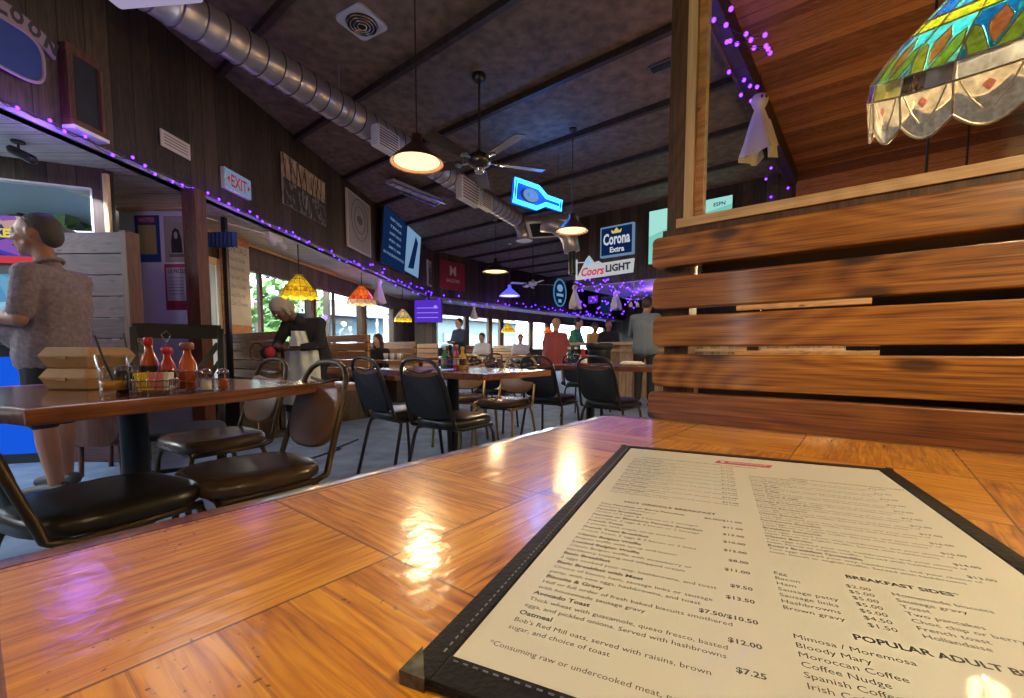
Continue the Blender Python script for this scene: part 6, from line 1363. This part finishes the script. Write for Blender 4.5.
# ---- the man at the game screens (faces image left = local -y after turning)
MY = 2.72; mo = aty(47, 300, MY)
J = stand(1.74); J.update(head=(0.0, -.035, 1.635), look=(.14, -1, -.02), neck=(0, .02, 1.46), chest=(0, .045, 1.24), pelvis=(0, .02, .93), sh_l=(-.185, .05, 1.375), sh_r=(.185, .05, 1.375), belly=(0, -.075, 1.06),
         el_r=(.25, .045, 1.10), el_l=(-.24, -.02, 1.10), wr_r=(.19, -.235, 1.13), wr_l=(-.16, -.285, 1.115), curl=.6, palm_l=(1, 0, -.2), palm_r=(-1, 0, -.2),
         hip_l=(-.10, .02, .88), hip_r=(.10, .02, .88), kn_l=(-.12, -.05, .48), kn_r=(.12, .03, .48), an_l=(-.13, -.06, .09), an_r=(.13, .08, .09))
# near arm is the one on local +x or -x? facing -X world: rz=-90 puts local -y on -x, local -x on +y(away), +x on -y(near)
t, P, M = person('man in grey short sleeved shirt and dark shorts facing the game screens', (mo.x+.0, MY, 0), rad(-90)+rad(8), J, 'skin', 'shirt_plaid', 'cloth_black', .40, 'short', 'hair_grey', vox=.0085, W=1.12, pant_end=.95, hs=1.13); t.scale = (.97, .97, .965)
# sunglasses pushed up on the head, collar, sleeve hems, phone
sg = MB(); sg.tube([P(.020, -.074, .080), P(.005, -.086, .070), P(-.015, -.092, .055), P(-.03, -.090, .02)], .0035, 6); sg.tube([P(.020, .074, .080), P(.005, .086, .070), P(-.015, .092, .055), P(-.03, .090, .02)], .0035, 6)
sg.tube([P(.020, -.074, .080), P(.036, -.04, .105), P(.040, 0, .113), P(.036, .04, .105), P(.020, .074, .080)], .004, 6)
for k in (-1, 1): sg.ell(P(.036, .037*k, .104), (.018, .030, .008), 12, 8, M)
sg.build('sunglasses', 'black_metal', t, smooth=True)
cl = MB(); nk = V(0, .018, 1.455)
pts = [nk+V(.070*math.cos(a), .070*math.sin(a)*1.0, .010+.030*math.sin(a)) for a in [2*pi*k/24 for k in range(24)]]; cl.tube(pts, .012, 8, closed=True)
cl.add([nk+V(-.045, -.055, .0), nk+V(-.01, -.075, -.03), nk+V(-.05, -.095, -.075), nk+V(-.085, -.055, -.045)], [(0, 1, 2, 3)]); cl.add([nk+V(.045, -.055, .0), nk+V(.01, -.075, -.03), nk+V(.05, -.095, -.075), nk+V(.085, -.055, -.045)], [(3, 2, 1, 0)])
cl.build('collar', 'shirt_plaid', t, smooth=True)
MB().tube([V(0, -.19+.0, 1.36-.02*k) if False else V(0, -.155-.055*math.sin(k*.45), 1.36-.055*k) for k in range(8)], .004, 6).build('button_placket', 'shirt_plaid', t)
tag(MB().box((0, 0, 0), (.008, .075, .15)).build('mobile_phone', 'black_metal', None, (mo.x-.41, MY-.02, 1.16), rad(5), bevel=.005), 'dark phone held by the man in the grey shirt', 'phone')

# ---- the bending waitress
WY = 4.95; wo = aty(308, 400, WY); k_ = 1.0
J = dict(head=(-.145, -.20, 1.315), look=(-.35, -.6, -.85), neck=(-.03, -.10, 1.235), chest=(.04, -.03, 1.10), pelvis=(.05, .06, .84), sh_l=(-.15, -.10, 1.17), sh_r=(.17, .0, 1.19), el_l=(-.22, -.18, .96), el_r=(.22, -.10, .95), wr_l=(-.12, -.34, .93), wr_r=(.06, -.30, .91), curl=.8, palm_l=(.3, 0, 1), palm_r=(-.3, 0, 1),
         hip_l=(-.05, .05, .80), hip_r=(.13, .05, .80), kn_l=(-.06, .0, .45), kn_r=(.12, .0, .45), an_l=(-.06, .03, .09), an_r=(.12, .05, .09))
t, P, M = person('waitress in black top and long pale apron with wrapped hair, bending over a tray', (wo.x, WY, 0), rad(-8), J, 'skin_dark', 'cloth_black', 'cloth_black', .85, None, vox=.012, pant_end=1.8)
sc_ = MB(); sc_.ell(P(-.028, 0, .045), (.105, .092, .098), 18, 12, M); sc_.ell(P(-.08, 0, -.02), (.065, .075, .08), 14, 10, M); sc_.chain([P(-.02, .07, 0), P(.0, .07, -.07)], [.03, .025]); sc_.chain([P(-.02, -.07, 0), P(.0, -.07, -.07)], [.03, .025]); sc_.build('head_wrap', 'cloth_scarf', t, vox=.010, smi=2)
ap = []
for z, w, y in ((1.10, .07, -.165), (.98, .095, -.15), (.88, .19, -.125), (.75, .215, -.135), (.6, .225, -.14), (.42, .235, -.14), (.30, .24, -.145)):
    n = 18; ap.append([V(.02+w*math.sin(a), y+.05+(-.12)*math.cos(a)+.012*math.sin(9*a+z*3), z) for a in [-1.25+2.5*i/(n-1) for i in range(n)]])
o_ = MB().loft(ap, False).build('apron', 'apron', t, smooth=True); sl = o_.modifiers.new('th', 'SOLIDIFY'); sl.thickness = .006
p = aty(305, 345, WY-.42)
t = thing('serving_tray', 'dark order pad and cloth in the waitress hands', 'tray', (p.x, p.y+.02, p.z-.02), rad(-8)); MB().prism(rrect(-.15, -.07, .15, .07, .02, 4), -.008, .008).build('tray_board', 'black_metal', t); MB().box((-.10, -.02, .03), (.07, .05, .05)).build('white_cup', 'white_plastic', t)

# ---- others. rz: local -y is the way they face
def ppl(label, x, Y, rz, J, **k):
    o = aty(x, 300, Y); return person(label, (o.x, Y, 0), rz, J, **k)
wm, _, _ = ppl('long haired woman seated at the window booth, facing the room', 380, 7.75, rad(-25), sit(.41), skin='skin_pale', shirt='cloth_black', hairk='long', hairm='hair_brown', sleeve=.9, vox=.018); wm.scale = (.90,)*3
ppl('person in dark blue top standing by the back windows behind the sauces', 459, 11.2, rad(-40), stand(1.70, arms='front'), skin='skin_pale', shirt='cloth_navy', hairm='hair_dark', sleeve=.9, vox=.022)
ppl('small seated person with dark hair and a pale top near the back window', 483, 12.2, rad(-20), sit(.47), skin='skin_pale', shirt='cloth_white', hairm='hair_dark', vox=.024)
ppl('seated person in white shirt with short dark hair under the yellow lamp', 520, 12.6, rad(10), sit(.46), skin='skin', shirt='cloth_white', hairm='hair_dark', vox=.024)
ppl('seated person in dusty red shirt with grey fair hair, back to the camera', 555, 8.6, rad(165), sit(.62, .10), skin='skin_pale', shirt='cloth_red', hairm='hair_blond', W=1.4, sleeve=.5, vox=.018)
ppl('person in green shirt leaning on the bar beside the red shirted one', 573, 10.2, rad(60), sit(.74, .05), skin='skin_pale', shirt='cloth_green', hairm='hair_dark', sleeve=.5, vox=.020)
ppl('person in yellow shirt at the far side of the bar', 594, 11.5, rad(20), sit(.72), skin='skin_dark', shirt='cloth_yellow', hairm='hair_dark', sleeve=.5, vox=.024)
ppl('dark haired person behind the bar counter left of the grey shirt', 609, 10.6, rad(-10), sit(.72), skin='skin', shirt='cloth_black', hairm='hair_brown', sleeve=.5, vox=.022)
Jg = stand(1.74); Jg.update(head=(0, -.12, 1.60), neck=(0, -.04, 1.46), look=(0, -1, -.4), el_l=(-.26, -.14, 1.15), wr_l=(-.20, -.36, 1.07), el_r=(.26, -.14, 1.15), wr_r=(.20, -.36, 1.07))
ppl('person in grey blue shirt standing at the bar with back turned, beside the slatted boards', 646, 6.9, rad(150), Jg, skin='skin', shirt='cloth_grey', hairm='hair_dark', sleeve=.5, vox=.014, W=1.05, pant_end=1.85)
# ================================================================ OUTSIDE AND LIGHT
mat('asphalt', (.05, .058, .062), .9, noise=.2, nscale=3); mat('leaf_bright', (.07, .15, .025), .6, noise=.5, nscale=2.5); mat('leaf_dark', (.04, .09, .02), .6, noise=.5, nscale=2.5); mat('bark', (.12, .09, .06), .8)
mat('siding', (.03, .06, .085), .7); mat('siding_pale', (.08, .11, .125), .7); mat('roof_grey', (.08, .085, .09), .8); mat('dark_glass', (.04, .08, .12), .1, spec=.8); mat('car_blue', (.05, .14, .24), .2, coat=1); mat('car_white', (.2, .21, .22), .25, coat=1); mat('tyre', (.02, .02, .02), .8)
struct(MB().box((-10, 20, -.16), (140, 140, .1)).build('ground', 'asphalt'), 'pale paved car park outside the windows')
def tree(label, x, y, h, r, m, seed):
    random.seed(seed); t = thing('tree', label, 'tree', (x, y, -.1)); MB().tube([(0, 0, 0), (.1, 0, h*.3), (0, .1, h*.6)], [.16, .12, .07], 8).build('trunk', 'bark', t)
    c = MB()
    for k in range(520):
        a, b = random.uniform(0, 2*pi), random.uniform(-1, 1); rr = r*random.uniform(.45, 1)**.6; q = math.sqrt(1-b*b); p = Vector((rr*q*math.cos(a), rr*q*math.sin(a), h*.58+rr*b*.85*h/(2*r)*.9)); d = Vector((random.gauss(0, 1), random.gauss(0, 1), random.gauss(0, 1))).normalized(); e = d.orthogonal().normalized(); f = d.cross(e); s = random.uniform(.10, .26)
        c.add([p+e*s, p+f*s*.6, p-e*s, p-f*s*.6], [(0, 1, 2, 3)])
    c.build('foliage', m, t)
for i, (x, y, h, r) in enumerate(((-8.3, 8.9, 4.2, 1.4), (-9.8, 12.4, 5.0, 1.9), (-9.4, 16.2, 4.6, 1.5), (-13.5, 9.8, 6.0, 2.0), (-20.5, 17.0, 6.0, 1.6), (-14.5, 14, 7, 2.2), (-10.5, 21.5, 4.5, 1.6), (-20.5, 10.5, 7, 2.0), (-6.6, 6.6, 3.4, .8))):
    tree(['bright green bushy tree outside the nearest window', 'bright green tree outside between the two nearest windows', 'green tree outside the middle window', 'tall green tree behind the first bushy one', 'tall tree far outside the middle window', 'tallest green tree outside, behind the others', 'green tree outside near the third window', 'far green tree beyond the car park', 'small shrub like tree close outside the first window'][i], x, y, h, r, 'leaf_bright' if i % 2 == 0 else 'leaf_dark', 20+i)
for i, (y, off) in enumerate(((7.4, .9), (10.6, .9), (5.6, .9))):
    struct(MB().beam((ww(y)-off, y, 0), (ww(y)-off, y, 3), .12, .12).build('porch_pillar', 'bark'), 'porch post outside the windows')
struct(MB().beam((ww(7.4)-.9, 7.4, 1.3), (ww(6.2)-.9, 6.2, 2.1), .08, .08).build('porch_beam', 'bark'), 'slanting porch brace outside')
mat('porch_white', (.30, .36, .42), .6)
struct(MB().beam((-9.5, 7.5, 2.2), (-4.6, 6.2, 3.05), 5.5, .08).build('porch_roof', 'porch_white'), 'pale blue white porch roof outside the high window')
# building across, seen through the back windows
def building(label, a, b0, b1, h, m, nwin, seedb):
    t = thing('building', label, 'building', AB(a, (b0+b1)/2, -.1), RZ); L = b1-b0
    MB().box((-3, 0, h/2), (6, L, h)).build('walls', m, t); MB().prism([(-6.5, h), (.5, h), (-3, h+1.3)], -L/2-.3, L/2+.3, Matrix(((1, 0, 0, 0), (0, 0, 1, 0), (0, 1, 0, 0), (0, 0, 0, 1)))).build('roof', 'roof_grey', t)
    for k in range(nwin):
        y = -L/2+L*(k+.5)/nwin; w = MB().box((0, 0, 0), (.08, L/nwin*.66, h*.34)).build('window', 'siding_pale', t, (.03, y, h*.52)); MB().box((.05, 0, 0), (.03, L/nwin*.60, h*.30)).box((.07, 0, 0), (.02, .06, h*.3)).build('pane', 'dark_glass', w)
building('blue grey building across the car park, behind the back windows', 24, 4, 17, 3.0, 'siding', 6, 1)
building('pale building further right across the car park', 27, 19, 34, 3.6, 'siding_pale', 6, 2)
def car(label, loc, rz, m):
    t = thing('car', label, 'car', loc, rz); pr_ = [(-2.1, .35), (-2.1, .75), (-1.7, .88), (-1.1, .95), (-.6, 1.38), (.7, 1.42), (1.4, .98), (2.0, .88), (2.15, .6), (2.1, .35)]
    FM = Matrix(((1, 0, 0, 0), (0, 0, 1, 0), (0, 1, 0, 0), (0, 0, 0, 1))); MB().prism(pr_, -.85, .85, FM).build('car_body', m, t, bevel=.06)
    MB().prism([(-1.0, .97), (-.56, 1.33), (.66, 1.36), (1.25, .99)], -.865, .865, FM).build('side_window', 'dark_glass', t)
    for x in (-1.35, 1.35):
        for y in (-.8, .8): MB().tube([(x, y-.1, .33), (x, y+.1, .33)], .33, 20).build('wheel', 'tyre', t)
c_ = aty(352, 330, 13.5); car('dark blue car parked outside the middle window', (c_.x-1.2, 17.6, -.1), rad(80), 'car_blue')
c_ = AB(19.8, 9.5); car('white car parked outside the back windows', (c_.x, c_.y, -.1), RZ+pi/2, 'car_white')
c_ = AB(17.0, 15); car('blue car parked beyond the white one', (c_.x, c_.y, -.1), RZ+pi/2+.1, 'car_blue')

w = bpy.data.worlds.new('world'); SC.world = w; w.use_nodes = True; nt = w.node_tree; bg = nt.nodes['Background']
bg.inputs[0].default_value = (.80, .92, 1.0, 1); bg.inputs[1].default_value = 8
sun = bpy.data.lights.new('sun', 'SUN'); sun.energy = 3; sun.angle = rad(3); sun.color = (1, .95, .85); so = bpy.data.objects.new('sun', sun); COL.objects.link(so)
so.rotation_euler = Vector((-.55, .25, -.80)).to_track_quat('-Z', 'Y').to_euler()
bpy.data.objects['ceiling_light'] and lamp('tube_light', (Lf/2, 0, -.25), (.85, .82, 1), 4, .3, bpy.data.objects['ceiling_light'])
# purple glow of the bulbs nearest the bar and corner
for p, e in ((AB(4.0, B_FAS+1.4, 2.1), 14), (AB(2.6, B_FAS+1.2, 2.1), 10), (AB(A_BACK-.4, 12, 2.35), 10), (AB(A_BACK-.4, 16, 2.35), 10), (Vector((uw(3.3)+.12, 3.1, 2.4)), 7), (Vector((uw(9.5)+.15, 9.5, 2.4)), 4), (Vector((uw(5)+.15, 5, 2.4)), 2), (AB(1.35, 4.6, 3.2), 2.0)):
    lamp('string_glow', p, (.35, .15, 1), e*.5, .12)
SC.cycles.max_bounces = 8; SC.cycles.transparent_max_bounces = 12; SC.cycles.caustics_reflective = False; SC.cycles.caustics_refractive = False; SC.cycles.sample_clamp_indirect = 4
vs.exposure = 1.0
# two unseen pendants, added behind and left of the camera as warm fill
for i, (x, y, pw) in enumerate(((AB(-1.0, -2.6).x, AB(-1.0, -2.6).y, 40), (-3.0, -1.0, 14))):
    R = .23; t = thing('pendant_lamp', ['added metal pendant lamp behind the camera, for warm fill light', 'added metal pendant lamp left of the camera, out of view, for warm fill light'][i], 'lamp', (x, y, 2.95 if i else 2.45))
    zc = Z_CEIL-t.location.z
    MB().lathe([(.02, R*1.05), (.045, R*1.0), (.05, R*.72), (R*.55, R*.42), (R*.88, R*.12), (R, 0), (R*.95, .004), (R*.52, R*.36), (.04, R*.60)], (0, 0, 0), 36).build('shade', 'pendant_dark', t, smooth=True)
    MB().tube([(0, 0, R*.95), (0, 0, zc)], .006, 8).build('cord', 'beam_dark', t); MB().lathe([(.001, R*.05), (R*.84, R*.05)], (0, 0, 0), 28).build('glowing_diffuser', 'lamp_glow', t); lamp('bulb_light', (0, 0, -.05), (1, .72, .38), pw, .12, t)
